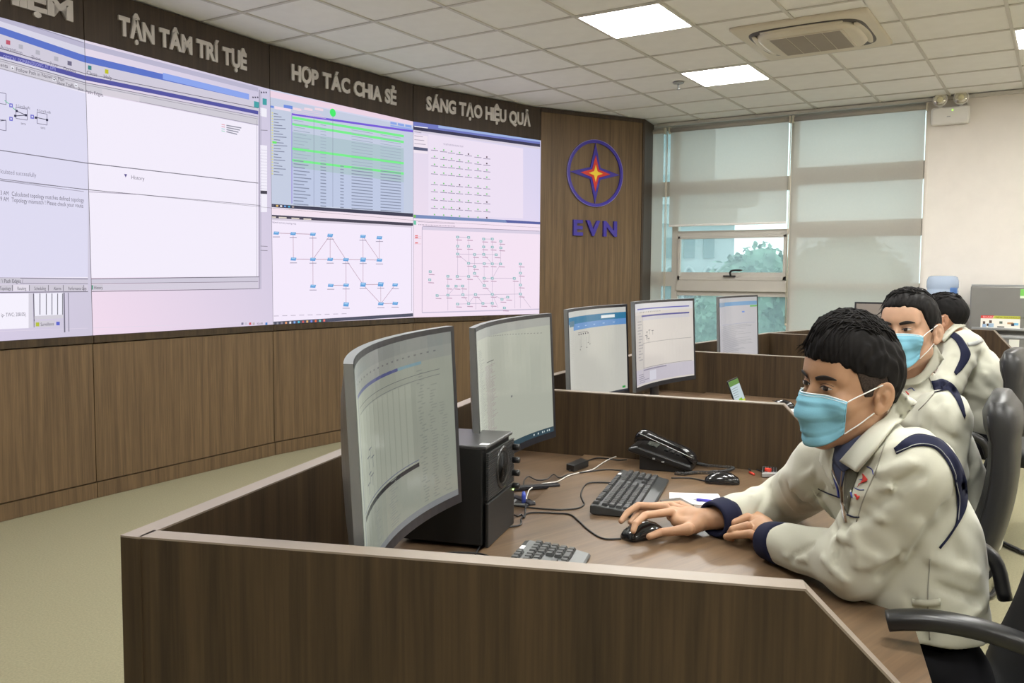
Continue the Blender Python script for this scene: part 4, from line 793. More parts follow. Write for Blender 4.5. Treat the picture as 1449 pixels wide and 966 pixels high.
def d4(S_):
    S_(0, 1, .90, 1, (206, 204, 206), 1); S_(.06, .95, .925, .94, (92, 92, 170), 2); S_(.15, .95, .835, .855, (70, 70, 140), 2); S_(.1, .95, .79, .83, (196, 192, 196), 1); S_(0, .17, .1, .86, (196, 190, 184), 1); S_(.17, .174, .1, .86, (140, 134, 140), 3)
    for i in range(12): S_(.12+i*.035, .13+i*.035, .885, .90, (120, 116, 124), 3)
    for a_, b_ in ((.24, .64), (.29, .66), (.35, .65), (.24, .58), (.27, .56), (.22, .60)): S_(a_, a_+.04, b_, b_+.008, (100, 98, 100), 3); S_(a_+.02, a_+.025, b_-.05, b_, (120, 118, 120), 3)
    S_(.17, .97, .51, .515, (140, 134, 134), 3); S_(.17, .97, .205, .210, (120, 116, 124), 3); S_(0, 1, .02, .20, (190, 184, 194), 2); S_(.17, .6, .175, .19, (140, 134, 150), 3); S_(.30, .42, .04, .16, (206, 204, 214), 3); S_(.19, .195, .04, .6, (150, 146, 150), 2)
    rows(S_, .05, .17, .30, .8, 14, (160, 156, 156), 3, 3); rows(S_, .05, .28, .03, .15, 5, (140, 136, 150), 4, 4)
def d5(S_):
    S_(0, 1, .93, 1, (170, 170, 172), 1); S_(0, 1, .865, .93, (104, 148, 186), 2); S_(.86, 1, .83, .86, (100, 170, 90), 3); S_(.02, .2, .86, .93, (130, 150, 170), 3)
    S_(.68, .74, .74, .765, (96, 130, 200), 3); S_(.1, .95, .56, .564, (120, 130, 170), 3); rows(S_, .1, .9, .1, .55, 26, (146, 146, 152), 2, 5, .3)
def mplace(ltp, rtp, rbp, H, L, lz=0):
    ra, rb = ray(*rtp), ray(*rbp); k_ = H/(ra[2]/np.hypot(*ra[:2])-rb[2]/np.hypot(*rb[:2])); Pr = O+k_*ra/np.hypot(*ra[:2])
    r = ray(*ltp); # point on the ray whose distance to Pr is L, nearer one
    B_ = r@(O-Pr); Cc = (O-Pr)@(O-Pr)-L*L; A_ = r@r; D_ = B_*B_-A_*Cc; t_ = (-B_-math.sqrt(max(D_, 0)))/A_
    return O+t_*r, Pr
G5 = []
for args in ((((500, 515), (641, 461), (634, 712), .40, .625), .060, 'nearest curved grey-backed monitor, its dim screen showing a dark slanting line', d1, (132, 136, 124)),
             (((672, 464), (780, 443), (770, 618), .395, .62), .045, 'curved monitor behind the black speaker, with a pale green-grey blank picture', d2, (164, 167, 154)),
             (((803, 438), (887, 430), (879, 557), .395, .60), .035, 'monitor on the second desk with a teal and blue bar across its top', d3, (186, 185, 176)),
             (((897, 427), (982, 422), (976, 536), .395, .60), .035, 'monitor on the second desk with violet title lines and a small diagram', d4, (206, 199, 192)),
             (((1017, 420), (1072, 417), (1067, 505), .395, .56), .030, 'farthest monitor, lilac-grey picture, standing before the window', d5, (178, 176, 180))):
    tl_, tr_p = mplace(*args[0]); print('MON', tl_, tr_p); monitor(tl_, tr_p, args[0][3], args[1], args[2], args[3], args[4])
# ------------------------------------------------------------------ things on the desks
def frame_at(o, fx): fx = np.array([fx[0], fx[1], 0.]); fx /= np.linalg.norm(fx); fy = np.array([-fx[1], fx[0], 0]); o = np.array(o, float); return o, fx, fy, (lambda x, y, z: o+fx*x+fy*y+np.array([0, 0, z]))
# speaker
A_, B_ = atz(688, 776, DZ), atz(725, 741, DZ); fyv = (B_-A_); wS = np.linalg.norm(fyv[:2]); fyv /= np.linalg.norm(fyv); fxv = np.array([fyv[1], -fyv[0], 0]); hS = .236; dS = .215
L3 = lambda x, y, z: A_+fxv*x+fyv*y+np.array([0, 0, z])
t = thing('speaker', 'black subwoofer speaker with round port, standing behind the nearest monitor', 'speaker', L3(-dS/2, wS/2, 0))
SPKS = mat('speaker_vinyl', (.010, .010, .010), .45, bump=.1, bscale=300); AXS = [fxv, fyv, (0, 0, 1)]
m_ = MB(); m_.box(L3(-dS/2-.005, wS/2, hS/2+.002), (dS-.01, wS, hS-.004), ax=AXS); build(m_, 'cabinet', SPKS, t, bevel=.004)
m_ = MB(); m_.box(L3(-dS/2, wS/2, hS), (dS-.002, wS, .008), ax=AXS); build(m_, 'top_panel', mat('speaker_top', (.05, .05, .052), .35), t, bevel=.003)
m_ = MB()
for k_ in range(24): z_ = hS*.46+.006+k_*(hS*.54-.02)/23; m_.box(L3(.001, wS/2, z_), (.006, wS-.004, .0030), ax=AXS)
build(m_, 'ribbed_grille', mat('speaker_rib', (.035, .035, .036), .4), t)
m_ = MB(); m_.box(L3(.0005, wS/2, hS*.23), (.008, wS, hS*.45), ax=AXS); build(m_, 'lower_panel', SPKS, t, bevel=.003)
AXP = [fyv, np.array([0, 0, 1.]), fxv]
m_ = MB(); m_.lathe(L3(0, wS*.53, hS*.72), [(.052, .002), (.051, .007), (.046, .008), (.036, .003), (.030, -.006)], 32, AXP, caps=False); m_.lathe(L3(0, wS*.53, hS*.72), [(.040, .0045), (.02, .0042), (.001, .0040)], 32, AXP); build(m_, 'port', mat('port_plastic', (.02, .02, .02), .22), t)
for z_ in (.90, .76, .62, .48): m_ = MB(); m_.lathe(L3(.004, wS-.012, hS*z_-.01), [(.008, 0), (.008, .016), (.006, .018)], 14, AXP); build(m_, 'knob', BLACK, t)
m_ = MB(); m_.box(L3(.006, wS-.016, hS*.40), (.003, .003, .003), ax=AXS); build(m_, 'power_light', mat('yellow_green_led', (.4, .5, .1), .4, emit=(.7, 1, .3), estr=3), t)
m_ = MB(); m_.box(L3(-.012, .022, hS+.0056), (.020, .018, .0008), ax=AXS); build(m_, 'white_sticker', PAPERM, t)
# keyboards
def keyboard(o, fx, label, pr=1.0, L=.445, Wd=.150, body=KBM, keym=KEYM):
    """o: left rear corner seen by the user; fx runs along the rows to the user's right; user sits on the -y side"""
    o, ex, ey, Q = frame_at(o, fx); ey = -ey; Q = lambda x, y, z: o+ex*x+ey*y+np.array([0, 0, z])
    t = thing('keyboard', label, 'keyboard', Q(L/2, Wd/2, 0)); AXK = [ex, ey, np.array([0, 0, 1.])]
    m_ = MB(); pf = [(0, .004), (0, .024), (.012, .026), (.120, .014), (Wd, .008), (Wd+.006, .003), (Wd, 0), (.01, 0)]
    m_.prism([Q(0, y, z+.0015) for y, z in pf], ex*L); b_ = build(m_, 'case', body, t, bevel=.003)
    P_ = .0190; rows_ = [([1]+[0]+[1]*4+[.5*0]+[1]*4+[1]*4)]
    lay = []
    def rw(y, items):
        x = .012
        for w_ in items:
            if w_ < 0: x += -w_*P_; continue
            lay.append((x, y, w_)); x += w_*P_
    g = -.22
    rw(.014, [1, -.9, 1, 1, 1, 1, -.45, 1, 1, 1, 1, -.45, 1, 1, 1, 1, g, 1, 1, 1, g])
    rw(.038, [1]*13+[2, g, 1, 1, 1, g, 1, 1, 1, 1]); rw(.057, [1.5]+[1]*12+[1.5, g, 1, 1, 1, g, 1, 1, 1, 1]); rw(.076, [1.75]+[1]*11+[2.25, g, -3, g, 1, 1, 1, 1]); rw(.095, [2.25]+[1]*10+[2.75, g, -1, 1, -1, g, 1, 1, 1, 1]); rw(.114, [1.25, 1.25, 1.25, 6.25, 1.25, 1.25, 1.25, 1.25, g, 1, 1, 1, g, 2, 1, 1])
    cache = {}
    sl_ = -(.026-.014)/.108
    for x, y, w_ in lay:
        if w_ not in cache:
            m2 = MB(); hw, hd = w_*P_/2-.0012, P_/2-.0012; V = [(-hw, -hd, 0), (hw, -hd, 0), (hw, hd, 0), (-hw, hd, 0), (-hw+.0022, -hd+.0015, .0062), (hw-.0022, -hd+.0015, .0062), (hw-.0022, hd-.003, .0062), (-hw+.0022, hd-.003, .0062)]
            m2.add(V, [(0, 3, 2, 1), (4, 5, 6, 7), (0, 1, 5, 4), (1, 2, 6, 5), (2, 3, 7, 6), (3, 0, 4, 7)]); cache[w_] = mesh_from(m2.V, m2.F, [keym], name='key')
        ko = link('key', cache[w_], t, loc=Q(x+w_*P_/2, y, .0265+.0015+sl_*(y-.012)+.0002)); ko.rotation_euler = (0, 0, math.atan2(ex[1], ex[0])); ko.scale = (1, -1 if True else 1, 1)
    m_ = MB(); m_.box(Q(L-.060, .010, .0285), (.022, .010, .0006), ax=AXK); build(m_, 'white_sticker', PAPERM, t)
    return t, Q
a_, b_, c_, d_ = [np.array(atz(*q, DZ+.015)) for q in ((838, 724), (884, 666), (947, 671), (905, 736))]
ctr = (a_+b_+c_+d_)/4; dirL = ((b_-a_)/np.linalg.norm(b_-a_)+(c_-d_)/np.linalg.norm(c_-d_)); dirL[2] = 0; dirL /= np.linalg.norm(dirL); sd = np.array([dirL[1], -dirL[0], 0]); print('KB', np.linalg.norm(b_-a_), np.linalg.norm(c_-b_))
o_ = ctr-dirL*.2225-sd*.078; keyboard((o_[0], o_[1], DZ), dirL, 'black keyboard beyond the hand, between the monitor and the telephone')
tl_, tr_ = atz(743, 767, DZ+.02), atz(826, 774, DZ+.01); e_ = tr_-tl_; e_[2] = 0; e_ /= np.linalg.norm(e_); dl = np.array([-.30, .954, 0]); o_ = tl_-dl*.447
keyboard((o_[0], o_[1], DZ), dl, 'black keyboard with number pad showing over the nearest partition', body=mat('keyboard_grey_plastic', (.075, .080, .080), .3), keym=mat('key_grey', (.060, .062, .063), .35))
# mice
def mouse(o, fx, label, S=1.0):
    o, ex, ey, Q = frame_at(o, fx); t = thing('mouse', label, 'mouse', o); m_ = MB(); secs = []
    for u, w_, h_ in ((-.055, .012, .010), (-.050, .024, .018), (-.03, .030, .030), (-.005, .031, .036), (.02, .029, .032), (.042, .027, .022), (.053, .020, .014), (.056, .010, .008)):
        secs.append((Q(u*S, 0, .002), ey*w_*S, np.array([0, 0, h_*S]), 2.4))
    V = MB(); V.loft(secs, 24); V.V = [(v[0], v[1], max(v[2], o[2]+.001)) for v in V.V]; build(V, 'shell', GLOSSB, t)
    m_ = MB(); m_.tube([Q(.028*S, -.004, .026*S), Q(.028*S, .004, .026*S)], .008*S, 12); build(m_, 'scroll_wheel', BLACK, t)
    m_ = MB(); m_.box(Q(.03*S, 0, .0285*S), (.045*S, .0012, .003), ax=[ex, ey, (0, 0, 1)]); build(m_, 'button_gap', KEYM, t); return t, Q
mo = atz(910, 759, DZ); mt, mq = mouse(mo, atz(880, 765, DZ)-atz(940, 752, DZ), 'black mouse under the hand of the man at the nearest desk', 1.05)
mo2 = atz(1022, 683, DZ); mouse(mo2, atz(1000, 682, DZ)-atz(1050, 684, DZ), 'glossy black mouse lying idle beside the telephone cord', .95)
# telephone
po = atz(893, 664, DZ); po2 = atz(975, 671, DZ); o, ex, ey, Q = frame_at(po, po2-po)
t = thing('telephone', 'black corded desk telephone against the second partition', 'telephone', Q(.1, .08, 0)); AXT = [ex, ey, np.array([0, 0, 1.])]
m_ = MB(); m_.prism([Q(x, .0, z) for x, z in ((-.015, .060), (-.010, .072), (.02, .078), (.195, .028), (.200, .012), (.185, .008))], ey*.142); build(m_, 'body', BLACK, t, bevel=.006)
m_ = MB(); m_.prism([Q(x, .01, z) for x, z in ((.025, 0), (.025, .060), (.10, .042), (.17, .012), (.18, 0))], ey*.125); build(m_, 'stand', BLACK, t, bevel=.003)
dn = np.array([-(.028-.078), 0, .175]); dn = ex*dn[0]+np.array([0, 0, dn[2]]); dn /= np.linalg.norm(dn); al = np.cross(ey, dn)*1.0; al = ex*.175+np.array([0, 0, -.050]); al /= np.linalg.norm(al)
surf = lambda u, v, off=0: Q(.02, v, .078)+al*u+dn*off
for r_ in range(4):
    for c_ in range(3): m_ = MB(); m_.box(surf(.085+r_*.020, .076+c_*.018, .003), (.013, .015, .006), ax=[al, ey, dn]); build(m_, 'key', KEYM, t, bevel=.001)
m_ = MB(); m_.box(surf(.035, .100, .002), (.035, .06, .003), ax=[al, ey, dn]); build(m_, 'display', mat('lcd_grey', (.09, .10, .09), .2), t)
m_ = MB(); hp = [(-.020, .020, .020, .018), (-.005, .034, .026, .020), (.02, .040, .025, .017), (.05, .040, .019, .011), (.09, .038, .018, .010), (.13, .036, .019, .011), (.155, .028, .025, .016), (.178, .018, .026, .018), (.190, .012, .020, .012)]
m_.loft([(surf(u, .038, off), ey*w_, dn*h_, 2.8) for u, off, w_, h_ in hp], 20); hd_ = build(m_, 'handset', GLOSSB, t)
m_ = MB(); m_.tube([surf(-.012+.19*i/10, .012, .042-.0*i-.018*(i/10)) for i in range(11)], .0012, 5); build(m_, 'handset_trim', SILVER, hd_)
for k_ in range(2): m_ = MB(); m_.box(Q(.075+k_*.03, -.001, .042-.008*k_), (.008, .003, .005), ax=AXT); build(m_, 'socket', SILVER, t)
CORD = mat('black_cable', (.015, .015, .016), .45); GC = mat('grey_coil_cord', (.06, .062, .065), .4); WC = mat('white_cable', (.62, .60, .56), .5)
def coil(pts, label, turns=60, r=.0045):
    P = resample_pts(pts, turns*8); T = np.gradient(P, axis=0); T /= np.linalg.norm(T, axis=1)[:, None]; u = np.cross(T, (0, 0, 1)); u /= np.linalg.norm(u, axis=1)[:, None]; v = np.cross(T, u); a = np.arange(len(P))*2*PI/8; H = P+r*(np.cos(a)[:, None]*u+np.sin(a)[:, None]*v)
    m_ = MB(); m_.tube(H, .0014, 4); return tagged(build(m_, 'coiled_cord', GC), label, 'cord')
def resample_pts(P, n):
    P = spline(P, 10); s = np.r_[0, np.cumsum(np.linalg.norm(np.diff(P, axis=0), axis=1))]; q = np.linspace(0, s[-1], n); return np.stack([np.interp(q, s, P[:, i]) for i in range(3)], 1)
hh = DZ+.006
c_ = [surf(.187, .02, .0), *[atz(x, y, hh) for x, y in ((955, 669), (968, 670), (985, 668), (1003, 668), (1012, 667))], atz(1022, 667, hh), *[atz(x, y, hh+.004) for x, y in ((1038, 662), (1020, 660), (1000, 658))], atz(985, 655, hh), atz(975, 657, hh)]
coil(c_[1:], 'grey coiled telephone cord looping past the idle mouse', 85)
# paper, pen, notebook, usb block
def slab(name, pts, z0, h, m, label, cat, bevel=0):
    P = [atz(x, y, z0) for x, y in pts]; m_ = MB(); m_.prism(P, (0, 0, h)); o = build(m_, name, m, bevel=bevel); return tagged(o, label, cat)
slab('paper_sheet', [(947, 697), (1016, 699), (1028, 716), (948, 712)], DZ+.0004, .0012, PAPERM, 'white sheet of paper on the nearest desk, pushed under the sleeve', 'paper')
slab('notebook', [(934, 710), (962, 706), (982, 717), (948, 723)], DZ+.0022, .006, mat('brown_notebook', (.055, .040, .022), .35), 'thin dark brown notebook beside the white sheet', 'notebook', .001)
t = thing('pen', 'blue ballpoint pen lying on the white sheet', 'pen', atz(992, 707, DZ)); m_ = MB(); p0, p1 = atz(986, 706.5, DZ+.0065), atz(1012, 709, DZ+.0065); d_ = (p1-p0); 
m_.tube([p0, p0+d_*.2, p0+d_*.22, p1], [.0042, .0045, .0040, .0042], 12); build(m_, 'barrel', mat('blue_pen', (.05, .04, .42), .3), t); m_ = MB(); m_.tube([p0-d_*.28, p0-d_*.1, p0], [.0006, .0022, .0036], 10); build(m_, 'tip', SILVER, t)
t = thing('usb_hub', 'small silver block with dark slots and a red plug by the partition', 'usb hub', atz(1085, 671, DZ)); P = [atz(x, y, DZ+.002) for x, y in ((1078, 675), (1099, 675), (1099, 665), (1079, 665))]
m_ = MB(); m_.prism(P, (0, 0, .014)); build(m_, 'case', SILVER, t, bevel=.002)
for k_ in range(5): u = .12+k_*.19; m_ = MB(); a_ = P[0]*(1-u)+P[1]*u; b_ = P[3]*(1-u)+P[2]*u; m_.box((a_+b_)/2+(0, 0, .0145), (.006, np.linalg.norm(b_-a_)*.7, .002), ax=[(P[1]-P[0])/np.linalg.norm(P[1]-P[0]), (b_-a_)/np.linalg.norm(b_-a_), (0, 0, 1)]); build(m_, 'slot', BLACK, t)
m_ = MB(); m_.box(atz(1087, 665, DZ+.02), (.02, .014, .012)); build(m_, 'red_plug', mat('red_plastic', (.6, .05, .03), .4), t, bevel=.002)
def cable(pts, label, m=CORD, r=.0022, lift=.0025, end=None, z=DZ):
    P = [atz(x, y, z+lift+(h_[0] if h_ else 0)) for x, y, *h_ in pts]; m_ = MB(); m_.tube(spline(P, 8), r, 6); return tagged(build(m_, 'cable', m), label, 'cable')
Rr = lambda L: [(600+p[0]/4.39, 600+p[1]/4.39) for p in L]
cable([(879, 762)]+Rr([(1110, 708), (1020, 655), (960, 600), (905, 560), (800, 552), (700, 548), (640, 555), (605, 585), (600, 622), (540, 636), (430, 645), (390, 700), (350, 755), (318, 805)]), 'thin black mouse cable winding past the speaker to the near partition')
cable(Rr([(552, 504), (650, 517), (760, 526), (850, 530), (950, 522), (993, 500), (985, 470), (975, 440), (988, 395), (1020, 366), (1080, 361), (1180, 364)]), 'black cable curling from the desk socket to the far keyboard')
cable(Rr([(632, 478), (640, 440), (662, 400), (730, 372), (830, 355), (900, 318), (980, 298), (1050, 280), (1110, 240), (1180, 205), (1252, 188)]), 'white network cable running from the desk socket to the telephone', WC, .0020)
cable(Rr([(618, 395), (622, 350), (650, 325), (700, 346), (760, 342), (805, 312), (840, 332), (900, 312), (1000, 297), (1130, 282), (1250, 288)]), 'black cable from the blue plug running towards the telephone')
cable(Rr([(905, 290), (980, 245), (1060, 212), (1130, 212), (1200, 222), (1260, 220)]), 'black cable along the foot of the second partition')
cable(Rr([(552, 560), (580, 570), (605, 560), (625, 575), (640, 470), (690, 490)]), 'short black cable tangled round the desk socket')
cable(Rr([(534, 850), (480, 845), (430, 832), (380, 812), (330, 802), (230, 797), (130, 800), (80, 812), (45, 832)]), 'black cable of the near keyboard lying by the near partition')
cable([(950, 676), (975, 676), (997, 680)], 'thin cable of the idle mouse')
cable([(1012, 657), (1030, 654), (1050, 657), (1062, 665)], 'black lead ending in a small red tip by the partition'); cable([(1005, 653), (1040, 650), (1062, 660), (1080, 668)], 'black lead joining the silver hub')
m_ = MB(); m_.tube([atz(1061, 668, DZ+.004), atz(1067, 671, DZ+.004)], .004, 8); tagged(build(m_, 'audio_plug', MATS['red_plastic']), 'small red-tipped plug on the desk below the partition', 'plug')
t = thing('desk_socket', 'recessed desk socket with a blue network plug beside the speaker', 'socket', atz(740, 711, DZ)); P = [atz(x, y, DZ+.0005) for x, y in ((722, 714), (752, 715), (757, 710), (730, 706))]
m_ = MB(); m_.prism(P, (0, 0, .003)); build(m_, 'plate', SILVER, t); m_ = MB(); c_ = sum(P)/4; m_.prism([c_+(p-c_)*.7 for p in P], (0, 0, .0042)); build(m_, 'well', BLACK, t)
m_ = MB(); b0 = atz(741, 711, DZ+.004); m_.tube([b0, b0+(0, 0, .020), b0+(0, 0, .032)], [.0062, .0062, .004], 10); build(m_, 'blue_plug', mat('blue_plug', (.06, .10, .50), .4), t)
slab('power_adapter', [(801, 665), (812, 668), (833, 660), (822, 656)], DZ, .022, BLACK, 'black power adapter on the rear board under the partition', 'adapter', .003)
# second desk: laptop, mouse, paper
lt0 = atz(1050, 577, DZ); o, ex, ey, Q = frame_at(lt0, (.98, .1))
t = thing('laptop', 'small open laptop on the second desk showing a green and white page', 'laptop', Q(0, 0, 0)); AXL = [ex, ey, np.array([0, 0, 1.])]
m_ = MB(); m_.box(Q(.055, .02, .008), (.13, .22, .014), ax=AXL); build(m_, 'base', BLACK, t, bevel=.002)
tlv = np.array([0, 0, 1.])*.93-ex*.36; nL = np.cross(ey, tlv); nL = nL if nL@ex > 0 else -nL
m_ = MB(); m_.box(Q(-.01, .02, .014)+tlv*.065, (.007, .22, .135), ax=[nL, ey, tlv]); build(m_, 'lid', BLACK, t, bevel=.002)
pm = MB()
def lq(y0, y1, z0, z1, c_, l): pm.add([Q(-.01, .02, .014)+nL*(.0038+.0002*l)+ey*y+tlv*z for y, z in ((y0, z0), (y1, z0), (y1, z1), (y0, z1))], [(0, 1, 2, 3)], 0, lin(c_))
lq(-.104, .104, .006, .126, (190, 205, 210), 0); lq(-.104, .104, .10, .126, (100, 140, 70), 1); lq(-.104, .104, .006, .02, (200, 210, 90), 1); lq(-.02, .05, .012, .03, (130, 190, 40), 2)
for k_ in range(5): lq(-.09, .04-.01*k_, .085-.011*k_, .088-.011*k_, (140, 150, 155), 2)
build(pm, 'screen', SCREEN_SMALL, t, col=True)
mouse(atz(1108, 576, DZ), (-.98, -.1), 'black mouse on the second desk between the laptop and the partition', 1.0)
slab('paper_sheet', [(1112, 580), (1140, 577), (1150, 592), (1122, 592)], DZ+.0004, .002, PAPERM, 'white paper on the second desk behind the sloping partition end', 'paper')
cable([(1012, 571), (1025, 569), (1040, 570), (1052, 573)], 'black cable on the second desk left of the small laptop'); cable([(985, 576), (1000, 570), (1012, 574), (1020, 580)], 'black cable on the second desk under the bright monitor')
# framed board and small things behind the second man
fb = aty(1240, 448, 7.6); t = thing('small_monitor', 'small dark-framed screen showing left of the second man\'s hair', 'monitor', (fb[0], fb[1], DZ)); o, ex, ey, Q = frame_at((fb[0], fb[1], DZ), (.1, -.99))
m_ = MB(); m_.box(Q(0, 0, fb[2]-DZ+.0), (.02, .34, .24), ax=[ex, ey, (0, 0, 1)]); build(m_, 'frame', BEZ, t, bevel=.004); m_ = MB(); m_.box(Q(.0105, 0, fb[2]-DZ), (.002, .31, .21), ax=[ex, ey, (0, 0, 1)]); build(m_, 'screen', mat('dim_screen', (.25, .22, .20), .3), t)
m_ = MB(); m_.box(Q(-.02, 0, (fb[2]-DZ-.1)/2), (.02, .05, fb[2]-DZ-.1), ax=[ex, ey, (0, 0, 1)]); m_.box(Q(-.02, 0, .005), (.14, .18, .01), ax=[ex, ey, (0, 0, 1)]); build(m_, 'stand', BEZ, t)

# ------------------------------------------------------------------ chairs
def chair(c, f, label, sz=.47, armz=.70, topz=1.0, sled=True, fr_=.16):
    """padded leather chair; c seat centre on the floor, f facing direction"""
    o, ex, ey, Q = frame_at((c[0], c[1], 0), f); t = thing('office_chair', label, 'chair', o, 'black leather chairs'); up = np.array([0, 0, 1.])
    m_ = MB(); m_.loft([(Q(.01, 0, sz+dz), ex*hx, ey*hy, 4.5) for dz, hx, hy in ((-.085, .20, .20), (-.08, .235, .235), (-.045, .25, .25), (-.015, .248, .248), (.0, .23, .235), (.006, .16, .18))], 40); build(m_, 'seat', LEATHER, t)
    m_ = MB(); secs = []; n = 14
    for i in range(n+1):
        u = i/n; z = sz-.02+(topz-sz+.02)*u; xb = -.235-.10*u-.03*math.sin(PI*u)+.035*u**3; hw = .235*(1-.07*u); th = .050-.012*u+(.012 if u > .85 else 0)
        if i == 0: th *= .5; hw *= .9
        if i == n: th *= .55; hw *= .93
        secs.append((Q(xb, 0, z), ex*th, ey*hw, 3.4))
    m_.loft(secs, 36); bk = build(m_, 'backrest', LEATHER, t)
    for s in (-1, 1):
        m_ = MB(); m_.tube([np.array(q[0])+ex*.9*np.linalg.norm(q[1])*.6+ey*s*np.linalg.norm(q[2])*.93 for q in secs[1:-1]], .007, 6)
        build(m_, 'piping', mat('leather_piping', (.012, .012, .012), .4), bk)
    for s in (-1, 1):
        P = spline([Q(-.250, s*.255, sz+.12), Q(-.225, s*.272, armz-.035), Q(-.15, s*.283, armz-.004), Q((fr_-.15)/2, s*.285, armz+.004), Q(fr_-.03, s*.282, armz-.002), Q(fr_, s*.278, armz-.010)], 5)
        m_ = MB(); m_.loft([(P[i], np.cross((P[min(i+1, len(P)-1)]-P[max(i-1, 0)])/np.linalg.norm(P[min(i+1, len(P)-1)]-P[max(i-1, 0)]), ey)*.016, ey*.024, 3) for i in range(len(P))], 14); build(m_, 'armrest', BLACK, t)
    if sled:
        for s in (-1, 1):
            m_ = MB(); m_.tube(spline([Q(-.10, s*.22, sz-.09), Q(.16, s*.235, sz-.09), Q(.225, s*.245, sz-.13), Q(.235, s*.25, .06), Q(.20, s*.25, .016), Q(-.20, s*.25, .014), Q(-.27, s*.235, .014), Q(-.285, s*.10, .014), Q(-.285, 0, .014)], 6), .0125, 10); build(m_, 'leg', CHROME, t)
        m_ = MB(); m_.tube([Q(-.06, -.22, sz-.092), Q(-.06, .22, sz-.092)], .011, 8); build(m_, 'crossbar', CHROME, t)
    return t
tip = at(1256, 872, 1.50); fdir = -.93*R2+.37*Fv; fdir = fdir*np.array([1, 1, 0]); fdir /= np.linalg.norm(fdir); sdn = np.array([-fdir[1], fdir[0], 0])
c1 = tip-fdir*.01-sdn*.285; c1b = tip-fdir*.01+sdn*.285; print('TIP', tip, c1, c1b)
farside = c1 if c1@Fv > c1b@Fv else c1b
chair(farside, fdir, 'black leather armchair of the man nearest the camera', sz=.54, armz=tip[2]+.0, topz=1.0, fr_=.01)
c2 = at(1260, 640, 2.76); chair(c2, (-.985, -.02), 'black leather armchair behind the second man, its padded top lit', sz=.5, armz=.70, topz=1.02)
c3 = at(1326, 560, 3.98); chair(c3, (-.97, .05), 'black leather armchair behind the farther seated man', sz=.5, armz=.72, topz=1.06)
c4 = at(1470, 640, 4.55); chair(c4, (-.6, .8), 'empty black armchair on loop legs at the right edge of the photo', sz=.5, armz=.70, topz=.92)
# ------------------------------------------------------------------ figures: smooth bodies from blended distance fields
f32 = np.float32
def A3(p): return np.array(p, f32)
def cap(P, a, b, ra, rb):
    a, b = A3(a), A3(b); ab = b-a; t = np.clip(((P-a)@ab)/max(float(ab@ab), 1e-9), 0, 1); q = P-a-t[..., None]*ab
    return np.sqrt((q*q).sum(-1))-(ra+(rb-ra)*t)
def ell(P, c, r, ax=None):
    q = P-A3(c); 
    if ax is not None: q = q@np.array(ax, f32).T
    r = A3(r); k0 = np.sqrt(((q/r)**2).sum(-1))+1e-6; k1 = np.sqrt(((q/(r*r))**2).sum(-1))+1e-6
    return k0*(k0-1)/k1
def smin(a, b, k): h = np.clip(.5+.5*(b-a)/k, 0, 1); return b+(a-b)*h-k*h*(1-h)
def smax(a, b, k): return -smin(-a, -b, k)
def sdf_mesh(fn, lo, hi, res):
    lo, hi = np.array(lo, float), np.array(hi, float); n = np.ceil((hi-lo)/res).astype(int)+1
    ax = [lo[i]+res*np.arange(n[i]) for i in range(3)]
    G = np.empty(tuple(n), f32); st = max(1, int(400000/(n[1]*n[2])))
    for i in range(0, n[0], st):
        X, Y, Z = np.meshgrid(ax[0][i:i+st], ax[1], ax[2], indexing='ij'); G[i:i+st] = fn(np.stack([X, Y, Z], -1).astype(f32))
    S_ = G < 0; c = [(0, 0, 0), (1, 0, 0), (0, 1, 0), (1, 1, 0), (0, 0, 1), (1, 0, 1), (0, 1, 1), (1, 1, 1)]
    sl = lambda o: tuple(slice(o[k], n[k]-1+o[k]) for k in range(3))
    cnt = sum(S_[sl(o)].astype(np.int8) for o in c); act = (cnt > 0) & (cnt < 8); idx = np.argwhere(act); ID = -np.ones(act.shape, int); ID[act] = np.arange(len(idx))
    val = np.stack([G[idx[:, 0]+o[0], idx[:, 1]+o[1], idx[:, 2]+o[2]] for o in c], 1); acc = np.zeros((len(idx), 3)); num = np.zeros(len(idx))
    for a, b in ((0, 1), (2, 3), (4, 5), (6, 7), (0, 2), (1, 3), (4, 6), (5, 7), (0, 4), (1, 5), (2, 6), (3, 7)):
        va, vb = val[:, a], val[:, b]; m = (va < 0) != (vb < 0); t = np.where(m, va/(va-vb+1e-12), 0); ca, cb = np.array(c[a]), np.array(c[b])
        acc += np.where(m[:, None], ca+t[:, None]*(cb-ca), 0); num += m
    V = lo+res*(idx+acc/num[:, None]); Fs = []
    for d in range(3):
        e, g = (d+1) % 3, (d+2) % 3; a = [slice(1, n[k]-1) for k in range(3)]; a[d] = slice(0, n[d]-1); b = list(a); b[d] = slice(1, n[d])
        s0, s1 = S_[tuple(a)], S_[tuple(b)]; ch = np.argwhere(s0 != s1); 
        if not len(ch): continue
        off = np.array([0 if k == d else 1 for k in range(3)]); p = ch+off; ue, ug = np.eye(3, dtype=int)[e], np.eye(3, dtype=int)[g]
        q = [p-ue-ug, p-ug, p, p-ue]; q = np.stack([ID[x[:, 0], x[:, 1], x[:, 2]] for x in q], 1); fl = s0[ch[:, 0], ch[:, 1], ch[:, 2]]
        q[~fl] = q[~fl][:, ::-1]; Fs.append(q)
    return V, np.concatenate(Fs)
